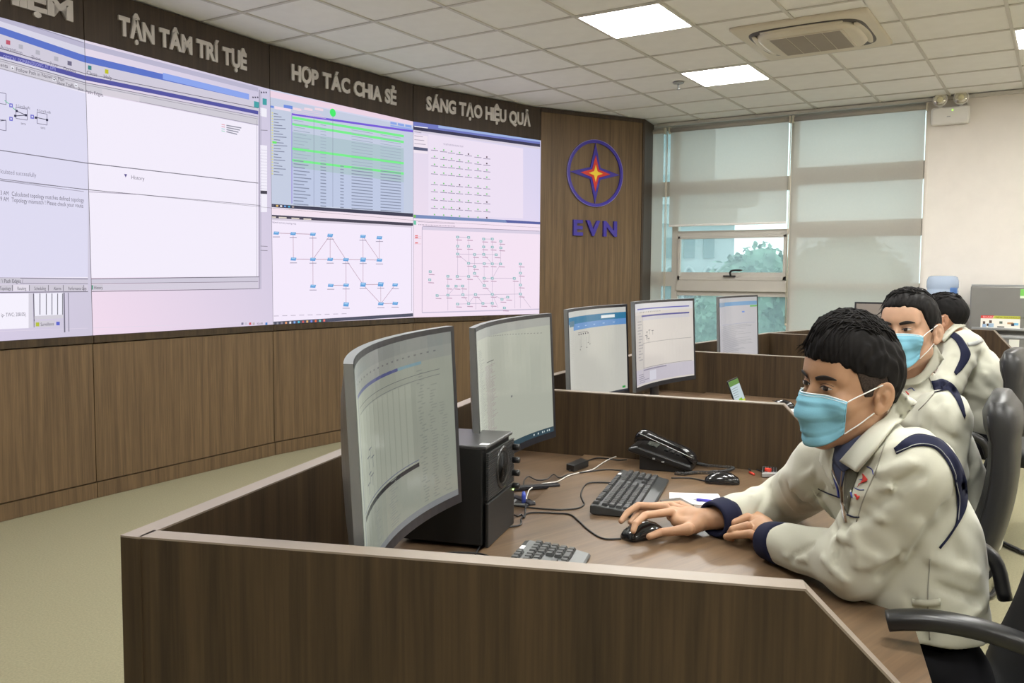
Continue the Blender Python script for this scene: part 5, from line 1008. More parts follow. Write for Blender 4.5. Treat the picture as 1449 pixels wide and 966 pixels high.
def np_mesh(V, F, mats, name='m'):
    me = bpy.data.meshes.new(name); me.vertices.add(len(V)); me.vertices.foreach_set('co', np.asarray(V, f32).ravel()); me.loops.add(F.size); me.loops.foreach_set('vertex_index', F.ravel().astype(np.int32))
    me.polygons.add(len(F)); k_ = F.shape[1]; me.polygons.foreach_set('loop_start', np.arange(len(F), dtype=np.int32)*k_); me.polygons.foreach_set('loop_total', np.full(len(F), k_, np.int32))
    me.polygons.foreach_set('use_smooth', np.ones(len(F), bool)); 
    for m in mats: me.materials.append(m)
    me.update(calc_edges=True); me.validate(); return me
def march(fn, org, dr, steps=70, t0=0.0, tmax=20):
    org = np.broadcast_to(np.array(org, float), np.shape(dr)); dr = np.array(dr, float); dr = dr/np.linalg.norm(dr, axis=-1)[..., None]; t = np.full(dr.shape[:-1], t0); best = np.full(t.shape, 9e9); bt = t.copy()
    for _ in range(steps):
        d = fn((org+dr*t[..., None]).astype(f32)); m = d < best; best = np.where(m, d, best); bt = np.where(m, t, bt)
        t = t+np.where(np.abs(d) < 4e-4, 0, d*.85)
    t = np.where(best < .004, np.where(fn((org+dr*t[..., None]).astype(f32)) < .01, t, bt), bt); return org+dr*t[..., None]
def normal(fn, P, e=.004):
    P = np.asarray(P, f32); g = np.stack([fn(P+A3(v)*e)-fn(P-A3(v)*e) for v in ((1, 0, 0), (0, 1, 0), (0, 0, 1))], -1); return g/(np.linalg.norm(g, axis=-1)[..., None]+1e-9)
def resample(P, n):
    P = spline(P, 8) if len(P) > 2 else np.array(P, float); s = np.r_[0, np.cumsum(np.linalg.norm(np.diff(P, axis=0), axis=1))]; q = np.linspace(0, s[-1], n); return np.stack([np.interp(q, s, P[:, i]) for i in range(P.shape[1])], 1)
def sheet(fn, ea, eb, n, m, off, t0=.3):       # cloth strip lying on a body between two edges seen in the picture
    a, b = resample(ea, n), resample(eb, n); px = a[:, None]*(1-np.linspace(0, 1, m))[None, :, None]+b[:, None]*np.linspace(0, 1, m)[None, :, None]
    dr = Fv+(px[..., :1]-CX)/FPX*R2+(CY-px[..., 1:2])/FPX*U2; P = march(fn, O, dr, t0=t0); N_ = normal(fn, P); P = P+N_*off
    F = np.array([(i*m+j, i*m+j+1, (i+1)*m+j+1, (i+1)*m+j) for i in range(n-1) for j in range(m-1)]); return P.reshape(-1, 3), F
def add_sheet(name, mat_, parent, fn, ea, eb, n=24, m=5, off=.002, th=.0015, **kw):
    V, F = sheet(fn, ea, eb, n, m, off); o = link(name, np_mesh(V, F, [mat_], name), parent, **kw)
    if th: s_ = o.modifiers.new('thickness', 'SOLIDIFY'); s_.thickness = th; s_.offset = 0
    return o
def seam(name, mat_, parent, fn, pts, r=.0012, off=.0008, n=30):
    px = resample(pts, n); dr = Fv+(px[:, :1]-CX)/FPX*R2+(CY-px[:, 1:2])/FPX*U2; P = march(fn, O, dr, t0=.3); P = P+normal(fn, P)*off
    m_ = MB(); m_.tube(P, r, 6); return build(m_, name, mat_, parent)
def pxpt(fn, x, y): r = ray(x, y); return march(fn, O, r[None], t0=.3)[0]

def skinmat(name, c):
    m = mat(name, c, .5, spec=.4, var=.05, vscale=40, bump=.08, bscale=600); b = m.node_tree.nodes['Principled BSDF']; b.inputs['Subsurface Weight'].default_value = .12; b.inputs['Subsurface Radius'].default_value = (.012, .005, .003); b.inputs['Subsurface Scale'].default_value = .6; return m
SKIN1 = skinmat('skin_tan', (.46, .262, .155)); SKIN2 = skinmat('skin_light', (.55, .335, .225)); SKIN3 = skinmat('skin_warm', (.46, .235, .14))
JACK = mat('cream_work_jacket', (.55, .545, .455), .85, spec=.15, sheen=.2, bump=.10, bscale=900, var=.03); NAVY = mat('navy_cloth', (.012, .014, .038), .8, spec=.2); STITCH = mat('pale_stitching', (.42, .42, .42), .8)
SHIRT = mat('blue_grey_polo', (.085, .10, .17), .85, spec=.1); TROU = mat('black_trousers', (.010, .010, .012), .85, spec=.15)
HAIRM = mat('black_hair', (.007, .006, .006), .6, spec=.14, var=.3, vscale=60); SIDEH = mat('cropped_hair', (.045, .032, .026), .7, spec=.2, var=.5, vscale=300)
MASKM = mat('surgical_mask_blue', (.24, .54, .70), .75, spec=.15, bump=.2, bscale=700); MASKW = mat('surgical_mask_white', (.68, .78, .84), .75); LOOP = mat('white_elastic', (.85, .85, .83), .7)
EYEW = mat('eye_white', (.55, .50, .47), .25); IRIS = mat('iris_dark_brown', (.025, .012, .008), .12, coat=.5); LIDM = mat('eyelash_dark', (.015, .01, .009), .6); SHOE = mat('black_shoe', (.015, .015, .015), .3); ZIP = mat('zip_tape_brown', (.20, .13, .08), .6)
GREYB = mat('grey_reflective_tape', (.36, .37, .36), .5)

def head_frame(c, psi, roll, pitch):
    c = np.array(c); v = c-O; v[2] = 0; v /= np.linalg.norm(v); up = np.array([0, 0, 1.]); rt = np.cross(v, up)
    fwd = -math.sin(psi)*rt-math.cos(psi)*v; left = np.cross(up, fwd)
    M = np.stack([left, fwd, up], 1)                                       # columns: left, forward, up
    def rot(ax, a): return np.array(Matrix.Rotation(a, 3, ax))
    return M@rot('X', pitch)@rot('Y', roll)
def face_sdf(P, ears=True, detail=True):
    d = ell(P, (0, -.014, .034), (.0755, .097, .086))
    d = smin(d, ell(P, (0, .022, -.030), (.060, .066, .080)), .03)
    for s in (-1, 1):
        d = smin(d, cap(P, (s*.048, .002, -.062), (s*.016, .066, -.100), .022, .015), .025)
        d = smin(d, ell(P, (s*.042, .056, -.022), (.024, .024, .022)), .02)
        d = smin(d, cap(P, (s*.008, .081, .035), (s*.044, .066, .031), .010, .011), .014)
    d = smin(d, ell(P, (0, .070, -.098), (.020, .018, .016)), .02); d = smin(d, ell(P, (0, .060, .060), (.052, .030, .035)), .03)
    if detail:
        for s in (-1, 1):
            d = smax(d, -ell(P, (s*.030, .099, .012), (.017, .014, .012)), .012)
            d = smin(d, ell(P, (s*.030, .0735, .011), (.0155, .0135, .0125)), .006)
        d = smin(d, cap(P, (0, .084, .022), (0, .103, -.020), .0065, .010), .010); d = smin(d, ell(P, (0, .102, -.024), (.0125, .012, .009)), .006)
        for s in (-1, 1): d = smin(d, ell(P, (s*.0125, .093, -.028), (.007, .009, .006)), .005)
        d = smin(d, ell(P, (0, .089, -.055), (.022, .010, .008)), .008); d = smin(d, ell(P, (0, .087, -.066), (.018, .010, .007)), .006)
    if ears:
        for s in (-1, 1):
            e = [np.array(v, float) for v in ((math.cos(.45)*s, -math.sin(.45)*s*s, 0),)]
            ax = np.array([[math.cos(.42), s*math.sin(.42), 0], [-s*math.sin(.42), math.cos(.42), 0], [0, 0, 1]]); tl = np.array([[1, 0, 0], [0, math.cos(.18), math.sin(.18)], [0, -math.sin(.18), math.cos(.18)]])
            A_ = tl@ax
            c_ = (s*.082, -.014, -.004); q = (P-A3(c_))@A_.astype(f32).T
            o = ell(q, (0, 0, 0), (.0060, .0185, .0315)); o = smax(o, -ell(q, (s*.007, .001, .002), (.0075, .0120, .0225)), .004); o = smin(o, ell(q, (s*.0015, -.002, .001), (.004, .007, .014)), .003)
            o = smax(o, -ell(q, (s*.005, .006, -.004), (.007, .006, .008)), .003); o = smin(o, ell(q, (0, .006, -.028), (.0055, .009, .009)), .006); o = smin(o, ell(q, (s*.002, .014, -.003), (.004, .004, .007)), .004)
            d = smin(d, o, .006)
    return d
def hair_sdf_factory(style):
    rg = np.random.default_rng(style['seed']); dirs = rg.normal(size=(10, 3)); 
    def f(P):
        vol, top = style['side'], style['top']
        base = ell(P, (0, -.014, .034), (.0755+vol, .097+vol*.9, .086+top*.6))
        d = smin(base, ell(P, (0, style.get('fy', .010), .075), (.064+vol, .084, .050+top)), .02)
        x, y, z = P[..., 0], P[..., 1], P[..., 2]
        # hairline height as a function of forward position
        hy = np.interp(y, style['hy'], style['hz']).astype(f32)+style.get('part', 0)*np.clip(x/.06, -1, 1)*.01
        fr = .0016*np.sin(x*240+4*np.sin(y*60))
        d = smax(d, -(z-hy-fr), .006)
        st = .0011*np.sin(x*330+5*np.sin(y*33+2)+3*np.sin(z*41))+.0009*np.sin(x*700+8*np.sin(y*50)+z*120)+.0010*np.sin(y*150+x*190+z*60)
        d = d+st*style.get('rough', 1)
        for s in (-1, 1): d = smax(d, -ell(P, (s*.090, -.008, -.004), (.022, .022, .032)), .004)
        return d
    return f
def place(V, M, c, S): return (V*S)@M.T+np.array(c)
def make_head(root, c, M, S, skin, style, res, gaze=0.0, eyes=True, neck=None):
    """head centred between the ears; neck: world point at the base"""
    Mi = M.T; nb = ((np.array(neck)-c)@M)/S
    def hf(P):
        d = face_sdf(P); return smin(d, cap(P, (0, -.030, -.055), nb, .050, .056), .022)
    lo = np.minimum((-.105, -.12, -.13), nb-.055); hi = np.maximum((.105, .12, .13), nb+.05)
    V, F = sdf_mesh(hf, lo, hi, res); body = link('body', np_mesh(place(V, M, c, S), F, [skin], 'body'), root, label='head and neck')
    W = lambda p: place(np.array(p, float), M, c, S)
    # hair
    hs = hair_sdf_factory(style); V, F = sdf_mesh(hs, (-.11, -.135, -.09), (.11, .13, .17), res*1.1); Vw = place(V, M, c, S)
    m_ = MB(); rg = random.Random(style['seed'])
    gx_ = np.linspace(-.12, .12, 61); gy_ = np.linspace(-.15, .16, 78); GXX, GYY = np.meshgrid(gx_, gy_, indexing='ij')
    H_ = march(hs, np.stack([GXX, GYY, np.full(GXX.shape, .24)], -1), np.broadcast_to(np.array([0, 0, -1.]), GXX.shape+(3,)), steps=34)[..., 2]
    def hgt(x, y): return float(H_[int(np.clip(round((x+.12)/.004), 0, 60)), int(np.clip(round((y+.15)/.004026), 0, 77))])
    for i in range(style['tufts']):
        th = rg.uniform(0, 2*PI); rr = math.sqrt(rg.random()); x = .064*rr*math.cos(th); y = -.02+.080*rr*math.sin(th); top = hgt(x, y)
        fwdv = np.array([style['flow'][0]+rg.uniform(-.35, .35), style['flow'][1]+rg.uniform(-.3, .3), 0]); L = style['tlen']*rg.uniform(.6, 1.1); pts = []
        for k_ in range(5):
            u = k_/4; p = np.array([x, y, 0])+fwdv*L*u; p[1] = min(p[1], .095)
            pts.append((p[0], p[1], max(hgt(p[0], p[1]), top-.03-.04*u)+.001+.005*math.sin(PI*u)*rg.random()))
        m_.tube(np.array(pts), [.0008, .0016, .0018, .0012, .0002], 5)
    o_ = len(Vw); V2 = place(np.array(m_.V), M, c, S) if m_.V else np.zeros((0, 3))
    me = mesh_from(np.vstack([Vw, V2]), [tuple(q) for q in F]+[tuple(i+o_ for i in q) for q in m_.F], [HAIRM], None, None, [True]*(len(F)+len(m_.F)), 'hair'); link('hair', me, root)
    if style.get('fade'):   # close-cropped sides just over the skin
        def cf(P):
            d = face_sdf(P, False, False)-.0022; y, z = P[..., 1], P[..., 2]; hz_ = np.interp(y, (-.10, -.05, -.02, .0, .022, .032, .045), (-.060, -.050, -.020, -.004, -.004, .02, .06)).astype(f32)
            d = smax(d, -(z-hz_), .004); d = smax(d, z-.075, .004); d = smax(d, y-.040-z*.12, .004)
            for s in (-1, 1): d = smax(d, -ell(P, (s*.088, -.010, -.004), (.024, .020, .030)), .003)
            return d
        V, F = sdf_mesh(cf, (-.10, -.125, -.075), (.10, .06, .09), res*1.1); link('cropped_sides', np_mesh(place(V, M, c, S), F, [SIDEH], 'cropped_sides'), root)
    fs = lambda P: face_sdf(P, False, True)
    def fproj(xz, off):
        xz = np.array(xz, float); P = march(fs, np.stack([xz[..., 0], np.full(xz.shape[:-1], .20), xz[..., 1]], -1), np.broadcast_to(np.array([0, -1., 0]), xz.shape[:-1]+(3,)), steps=50); N_ = normal(fs, P, .003); return P+N_*off
    if eyes:
        for s in (-1, 1):
            cx_, cz_ = s*.0300, .0105; n = 15; t = np.linspace(0, 1, n); w_ = .0150
            up = np.stack([cx_+s*(t*2-1)*w_, cz_+.0045*np.sin(PI*t)**.8+.0012*t], -1); lo_ = np.stack([cx_+s*(t*2-1)*w_, cz_-.0030*np.sin(PI*t)+.0012*t], -1)
            grid = up[:, None]*(1-np.linspace(0, 1, 5))[None, :, None]+lo_[:, None]*np.linspace(0, 1, 5)[None, :, None]; P = fproj(grid, .0009)
            q_ = np.array([(i*5+j, i*5+j+1, (i+1)*5+j+1, (i+1)*5+j) for i in range(n-1) for j in range(4)])
            e_ = link('eye', np_mesh(W(P.reshape(-1, 3)), q_, [EYEW], 'eye'), root)
            gx = cx_+gaze*.004; a_ = np.linspace(0, 2*PI, 17)[:-1]; ring = np.stack([gx+.0058*np.cos(a_), np.clip(cz_+.0008+.0056*np.sin(a_), cz_-.0027, cz_+.0044)], -1)
            P = np.vstack([fproj(np.array([[gx, cz_+.0008]]), .0020), fproj(ring, .0015)]); link('iris', mesh_from(W(P), [(0, 1+i, 1+(i+1) % 16) for i in range(16)], [IRIS]), e_)
            m_ = MB(); m_.tube(W(fproj(up, .0014)), [.0004+.0011*math.sin(PI*min(1, .15+i/n)) for i in range(n)], 6); m_.tube(W(fproj(up+np.array([0, .0052]), .0006)), .0004, 5); build(m_, 'eyelid_line', LIDM, e_)
            # brow
            tb = np.linspace(0, 1, 14); bx = s*(.012+.040*tb); bz = .0285+.0060*np.sin(tb*2.3)-.0015*tb; hw = .0042*np.sin(PI*np.clip(.22+tb*.74, 0, 1))+.0006
            g2 = np.stack([np.stack([bx, bz+hw*k_], -1) for k_ in (1, .33, -.33, -1)], 1); P = fproj(g2, .0016); q_ = np.array([(i*4+j, i*4+j+1, (i+1)*4+j+1, (i+1)*4+j) for i in range(13) for j in range(3)])
            o = link('eyebrow', np_mesh(W(P.reshape(-1, 3)), q_, [LIDM], 'eyebrow'), root); so = o.modifiers.new('thickness', 'SOLIDIFY'); so.thickness = .0012*S
    # mask
    def mf(P):
        d = face_sdf(P, False, False); d = smin(d, cap(P, (0, .096, -.004), (0, .100, -.040), .012, .017), .035); d = smin(d, cap(P, (0, .086, -.04), (0, .070, -.105), .02, .014), .035); return d
    NU, NV = 41, 25; th = np.linspace(-1, 1, NU); rowsP = []
    for j in range(NV):
        v = j/(NV-1); ang = th*math.radians(47)*(1-.06*v); zt = .004-.018*np.abs(th)**1.6-.004*np.cos(th*3); zb = -.112+.034*np.abs(th)**2
        z = zt*(1-v)+zb*v; pl = .0052*(((v*3.6+.25) % 1)-.5)*(.12 < v < .88)*np.clip(1.15-np.abs(th), 0, 1)+.0012*np.sin(v*38)*(np.abs(th) > .88)
        og = np.stack([np.sin(ang)*.25, .0+np.cos(ang)*.25, z], -1); dr = -np.stack([np.sin(ang), np.cos(ang), np.zeros(NU)], -1)
        P = march(mf, og, dr, steps=40); n_ = -dr; rowsP.append(P+n_*(.0042+pl)[:, None])
    P = np.stack(rowsP, 1).reshape(-1, 3); Fq = np.array([(i*NV+j, (i+1)*NV+j, (i+1)*NV+j+1, i*NV+j+1) for i in range(NU-1) for j in range(NV-1)])
    mk = link('face_mask', np_mesh(W(P), Fq, [MASKM], 'face_mask'), root, label='pale blue surgical mask'); so = mk.modifiers.new('thickness', 'SOLIDIFY'); so.thickness = .0016; so.offset = 0
    G = P.reshape(NU, NV, 3); m_ = MB(); out = lambda L_: W(np.array(L_)+np.array(L_)*np.array([.006, .006, 0]))
    m_.tube(out(G[:, 0]), .0016*S, 6); m_.tube(out(G[:, 1]+(0, .0003, 0)), .0008*S, 5); build(m_, 'top_binding', MASKW, mk)
    m_ = MB(); m_.tube(out(G[0, :]), .0013*S, 6); m_.tube(out(G[-1, :]), .0013*S, 6); build(m_, 'side_binding', MASKM, mk)
    for s in (-1, 1):
        E = G[0] if s == -1 else G[-1]; m_ = MB()
        def skin_out(p, o_=.003):
            p = np.array(p, float); d = np.array([s, .15, 0.]); d /= np.linalg.norm(d); Q = march(lambda P_: face_sdf(P_, False, False), p+d*.12, -d[None], steps=40)[0]; return Q+d*o_
        earT, earB = np.array([s*.0800, -.006, .020]), np.array([s*.0775, -.004, -.030])
        for e_, kk in ((earT, 0), (earB, NV-1)):
            pts = [E[kk]+(s*.002, 0, 0)]
            for u in (.25, .5, .75): p = E[kk]*(1-u)+e_*u; pts.append(skin_out(p, .0035+.002*u) if abs(skin_out(p)[0]) > abs(p[0])-.002 else p)
            pts += [e_+(s*.001, 0, 0), e_+np.array([s*.001, -.012, 0])]; m_.tube(W(spline(pts, 5)), .0013*S, 6)
        build(m_, 'ear_loop', LOOP, mk)
    return body, hf
def finger(P, pts, radii):
    d = None
    for i in range(len(pts)-1):
        c_ = cap(P, pts[i], pts[i+1], radii[i], radii[i+1]); d = c_ if d is None else np.minimum(d, c_)
    return d
def make_hand(root, fingers, palm, skin, parent_label, res=.0016, nails=()):
    allp = np.array([p for f_ in fingers for p in f_[0]]+[p for q in palm for p in q[:2]])
    def hf(P):
        d = None
        for a, b, ra, rb in palm: c_ = cap(P, a, b, ra, rb); d = c_ if d is None else smin(d, c_, .012)
        fd = None
        for pts, rad in fingers:
            c_ = finger(P, pts, rad); d2 = c_; fd = c_ if fd is None else smin(fd, c_, .0012)
        return smin(d, fd, .006)
    V, F = sdf_mesh(hf, allp.min(0)-.035, allp.max(0)+.035, res); h = link('hand', np_mesh(V, F, [skin], 'hand'), root)
    return h, hf
def z3(L): return [atz(x, y, z) for x, y, z in L]

# ------------------------------------------------------------------ person at the nearest desk
def person_one():
    t = thing('person', 'seated man with tall black hair, blue mask, right hand on a mouse, nearest the camera', 'person', (*atz(1330, 1180, .0)[:2], 0))
    sL, eL, wL = at(1290, 668, 1.63), at(1208, 797, 1.705), atz(1096, 766, .774)
    sR, eR, wR = at(1172, 662, 1.93), atz(1112, 708, .786), atz(1016, 733, .775)
    hips, belly, chest, upper, nk = at(1296, 905, 1.77), at(1290, 820, 1.76), at(1277, 728, 1.765), at(1244, 660, 1.78), at(1216, 614, 1.79)
    wv = (sL-sR); wv[2] = 0; wv /= np.linalg.norm(wv); fw = np.array([wv[1], -wv[0], 0]); 
    if fw@Rv > 0: fw = -fw
    AX = np.stack([wv, fw, (0, 0, 1)])
    tl = np.stack([wv, fw*.86+np.array([0, 0, -.5])*.9, np.cross(wv, fw*.86+np.array([0, 0, -.45]))]); tl = tl/np.linalg.norm(tl, axis=1)[:, None]
    def torso(P):
        d = ell(P, hips, (.165, .125, .13), AX); d = smin(d, ell(P, belly, (.162, .122, .16), AX), .05); d = smin(d, ell(P, chest, (.170, .112, .15), tl), .05)
        d = smin(d, ell(P, upper, (.165, .085, .085), tl), .05); d = smin(d, cap(P, sL-wv*.02, sR+wv*.02, .072, .072), .05); d = smin(d, cap(P, upper, nk, .075, .062), .04)
        return d
    def smooth(P):
        d = torso(P); aL = smin(cap(P, sL, eL, .080, .066), cap(P, eL, wL, .060, .045), .03); aR = smin(cap(P, sR, eR, .078, .060), cap(P, eR, wR, .058, .044), .03)
        return smin(smin(d, aL, .028), aR, .028)
    W_ = []
    for x0, y0, x1, y1, w_, a_ in ((1290, 655, 1245, 668, .010, .008), (1300, 672, 1240, 700, .012, -.008), (1268, 702, 1218, 722, .010, -.007), (1262, 690, 1205, 706, .010, .009), (1250, 735, 1205, 700, .010, .008), (1240, 722, 1196, 745, .010, -.008), (1190, 760, 1240, 790, .012, .010), (1180, 742, 1205, 775, .008, -.009), (1206, 742, 1214, 800, .009, .009), (1228, 800, 1270, 782, .010, .007), (1188, 762, 1182, 800, .006, -.008), (1180, 765, 1176, 805, .006, .007),
                                   (1165, 790, 1195, 820, .008, .006), (1150, 770, 1120, 790, .007, -.005), (1140, 792, 1110, 786, .006, .004), (1275, 780, 1245, 815, .010, -.007), (1300, 740, 1275, 790, .012, .005), (1335, 720, 1360, 790, .014, -.005), (1320, 790, 1380, 812, .012, .006), (1330, 830, 1388, 850, .012, -.005), (1300, 870, 1370, 880, .011, .006), (1290, 845, 1310, 905, .010, -.005), (1350, 880, 1385, 862, .010, .006),
                                   (1118, 690, 1150, 720, .010, -.008), (1105, 680, 1128, 722, .010, .009), (1088, 690, 1070, 730, .009, -.006), (1150, 668, 1120, 690, .010, .008), (1140, 720, 1165, 690, .010, -.007), (1062, 700, 1046, 738, .008, .005), (1155, 700, 1180, 730, .010, .006), (1345, 650, 1352, 700, .008, -.004), (1240, 640, 1280, 628, .008, .005)):
        W_.append((pxpt(smooth, x0, y0), pxpt(smooth, x1, y1), w_, a_))
    hemz = float(at(1320, 912, 1.63)[2])
    def jacket(P):
        d = smooth(P); s = np.zeros_like(d)
        for a, b, w_, a_ in W_:
            q = cap(P, a, b, 0, 0); s += 2.1*a_*np.exp(-(q/(w_*.8))**2)
        x, y, z = P[..., 0], P[..., 1], P[..., 2]
        s += .0016*np.sin(z*55+6*np.sin(x*17+y*11))+.0012*np.sin(x*70+y*50+5*np.sin(z*21))
        d = d-s
        d = smax(d, hemz-z, .008)                                     # hem
        hemc = cap(P, hips+(0, 0, -.005)-wv*.10, hips+(0, 0, -.005)+wv*.10, .14, .14)
        d = smax(d, DZ+.002-z-1000*((x > eL[0]+.13)|(y > 9)).astype(f32)-.0, .004) if False else d
        for e_, w2 in ((eL, wL), (eR, wR)):
            ax_ = (w2-e_)/np.linalg.norm(w2-e_); d = smax(d, ((P-A3(w2-ax_*.022))@A3(ax_))*np.where(cap(P, e_, w2+ax_*.05, .09, .09) < 0, 1, 0)-np.where(cap(P, e_, w2+ax_*.05, .09, .09) < 0, 0, 1), .003)
        d = smax(d, -smin(cap(P, nk+(0, 0, .0), nk+np.array([0, 0, .14]), .050, .062), np.float32(9), .001), .01)
        return d
    pts = np.array([sL, sR, eL, eR, wL, wR, hips, chest]); lo = pts.min(0)-.17; hi = pts.max(0)+.14; lo[2] = hemz-.03
    V, F = sdf_mesh(jacket, lo, hi, .0062); jk = link('jacket', np_mesh(V, F, [JACK], 'jacket'), t, label='cream work jacket')
    # trousers, legs, shoes
    fx = -fw if fw@Rv > 0 else fw
    def tro(P):
        d = ell(P, hips-(0, 0, .06), (.170, .13, .12), AX)
        for s in (-1, 1):
            h_ = hips+wv*s*.085-(0, 0, .09); kn = h_+fx*.40+(0, 0, -.02); an = np.array([*(kn+fx*.02)[:2], .10]); d = smin(d, cap(P, h_, kn, .082, .062), .03); d = smin(d, cap(P, kn, an, .060, .045), .02)
        return d
    p_ = hips; V, F = sdf_mesh(tro, hips+np.minimum(fx*.5, -fx*.2)-(.28, .28, .62), hips+np.maximum(fx*.5, -fx*.2)+(.28, .28, .02), .012); V = V.copy(); link('trousers', np_mesh(V, F, [TROU], 'trousers'), t)
    for s in (-1, 1):
        h_ = hips+wv*s*.085; an = h_+fx*.42; m_ = MB(); m_.loft([((*(an+fx*u)[:2], .05), wv*w2, np.array([0, 0, h2]), 2.6) for u, w2, h2 in ((-.07, .02, .03), (-.05, .036, .048), (.02, .042, .048), (.12, .045, .035), (.17, .03, .02), (.18, .01, .01))], 16); build(m_, 'shoe', SHOE, t)
    # cuffs
    for e_, w2, nm in ((eL, wL, 'cuff'), (eR, wR, 'cuff')):
        ax_ = (w2-e_)/np.linalg.norm(w2-e_); u_ = np.cross(ax_, (0, 0, 1)); u_ /= np.linalg.norm(u_); v_ = np.cross(u_, ax_); m_ = MB()
        prof = [(-.036, .0440), (-.034, .0500), (-.02, .0505), (.012, .0470), (.018, .0455), (.019, .0390), (.0, .034), (-.02, .030)]
        m_.loft([(w2+ax_*z_, u_*r_, v_*r_*.92, 2.2) for z_, r_ in prof], 28, closed=False); build(m_, nm, NAVY, t, label='navy cuff')
    # head
    hc = at(1203, 549, 1.76); M = head_frame(hc, math.radians(50), math.radians(4), math.radians(-2)); nk2 = at(1220, 632, 1.79)
    style = dict(seed=3, side=.005, top=.034, fy=.014, hy=(-.12, -.075, -.045, -.02, .01, .03, .05, .075, .10, .12), hz=(-.040, -.035, -.005, .030, .036, .040, .050, .062, .067, .067), tufts=750, flow=(-.35, .85), tlen=.055, fade=True, rough=.75)
    body, hf = make_head(t, hc, M, 1.00, SKIN1, style, .0021, gaze=.8, neck=nk2)
    # collar, shirt, bands
    Mi = M
    def neckjack(P): q = ((P-A3(hc))@M.astype(f32)); return smin(smooth(P), (cap(q, (0, -.030, -.055), ((np.array(nk2)-hc)@M), .052, .062)), .02)
    add_sheet('shirt_collar', SHIRT, t, neckjack, [(1175, 628), (1180, 650), (1196, 668)], [(1228, 616), (1224, 636), (1206, 662)], 14, 8, .004, .003, label='blue-grey polo collar')
    add_sheet('shirt_front', SHIRT, t, jacket, [(1176, 630), (1180, 660), (1190, 688)], [(1204, 640), (1198, 664), (1192, 690)], 12, 6, .0025, .002)
    add_sheet('jacket_collar', JACK, t, neckjack, [(1264, 556), (1250, 588), (1236, 610), (1216, 632), (1195, 654)], [(1290, 572), (1278, 594), (1262, 615), (1242, 642), (1219, 669)], 28, 8, .010, .005)
    add_sheet('jacket_collar', JACK, t, neckjack, [(1170, 626), (1166, 640), (1164, 652)], [(1184, 634), (1180, 662), (1184, 690)], 14, 5, .006, .004)
    add_sheet('shoulder_band', NAVY, t, jacket, [(1265, 634), (1292, 616), (1322, 619), (1341, 632), (1358, 657), (1367, 687), (1366, 717), (1352, 746), (1330, 776)], [(1269, 643), (1292, 633), (1317, 633), (1333, 645), (1346, 668), (1353, 702), (1352, 738), (1342, 756), (1328, 774)], 50, 6, .0022, .0015)
    seam('stitching', STITCH, t, jacket, [(1269, 641), (1292, 631), (1318, 631), (1334, 643), (1348, 667), (1355, 702), (1354, 735)], .0007, .0040)
    seam('seam', mat('jacket_seam', (.33, .32, .27), .9), t, jacket, [(1255, 620), (1248, 640), (1238, 670), (1222, 706), (1212, 738)], .0012)
    seam('seam', MATS['jacket_seam'], t, jacket, [(1316, 790), (1314, 820), (1313, 850), (1316, 905)], .0012)
    add_sheet('waist_tab', JACK, t, jacket, [(1290, 846), (1310, 848), (1330, 846)], [(1290, 855), (1310, 857), (1330, 855)], 14, 3, .004, .003)
    zp = [(1169, 640), (1176, 658), (1184, 676), (1191, 692), (1193, 712), (1197, 738)]; seam('zip', ZIP, t, jacket, zp, .0030, .0015); seam('zip', SILVER, t, jacket, zp, .0012, .0045); seam('zip', ZIP, t, jacket, [(1194, 655), (1193, 672), (1191, 692)], .003, .0015)
    add_sheet('inner_lining', mat('olive_lining', (.085, .080, .055), .9), t, jacket, [(1202, 656), (1196, 680), (1196, 720)], [(1216, 668), (1208, 690), (1200, 728)], 14, 4, .0014, .001)
    seam('pocket_piping', NAVY, t, jacket, [(1158, 691), (1170, 697), (1189, 704)], .0016); seam('pocket_piping', NAVY, t, jacket, [(1199, 728), (1208, 731), (1216, 731)], .0016)
    seam('zip_pull', mat('blue_lanyard', (.05, .08, .45), .6), t, jacket, [(1182, 676), (1186, 690), (1188, 702)], .0022, .002)
    BL = mat('logo_blue', (.03, .05, .30), .7); RD = mat('logo_red', (.60, .04, .03), .7)
    seam('logo_ring', BL, t, jacket, [(1227, 660), (1234, 664), (1236, 671)], .0009); seam('logo_ring', BL, t, jacket, [(1210, 690), (1216, 693), (1223, 693)], .0009)
    for pa, pb, m_, nm in (([(1221, 670), (1222, 678), (1214, 690)], [(1223, 671), (1229, 680), (1217, 684)], RD, 'logo_star'), ([(1216, 679), (1224, 677)], [(1230, 681), (1224, 680)], BL, 'logo_star'), ([(1209, 699), (1213, 704)], [(1213, 699), (1216.5, 704)], RD, 'logo_letter'), ([(1216, 701), (1212, 705)], [(1218, 702), (1214, 707)], RD, 'logo_letter'), ([(1204, 697), (1206, 704)], [(1206, 697), (1208, 704)], BL, 'logo_letter')):
        add_sheet(nm, m_, t, jacket, pa, pb, 6, 3, .0022, .0006)
    # right hand on the mouse
    g = .0
    fing = [(z3([(950, 724, .782), (912, 729, .792), (899, 741, .782), (896, 751, .769)]), (.0105, .0090, .0082, .0068)),
            (z3([(942, 717, .784), (903, 715, .792), (888, 725, .780), (879, 737, .765)]), (.0105, .0092, .0084, .0070)),
            (z3([(948, 714, .780), (915, 716, .786), (901, 727, .770), (892, 739, .756)]), (.0098, .0086, .0078, .0064)),
            (z3([(958, 713, .775), (932, 714, .775), (918, 722, .762), (908, 731, .746)]), (.0088, .0076, .0070, .0056)),
            (z3([(975, 748, .762), (955, 751, .757), (935, 753, .752), (919, 759, .746)]), (.0150, .0112, .0100, .0080))]
    wr_ = wR+(wR-eR)/np.linalg.norm(wR-eR)*-.02
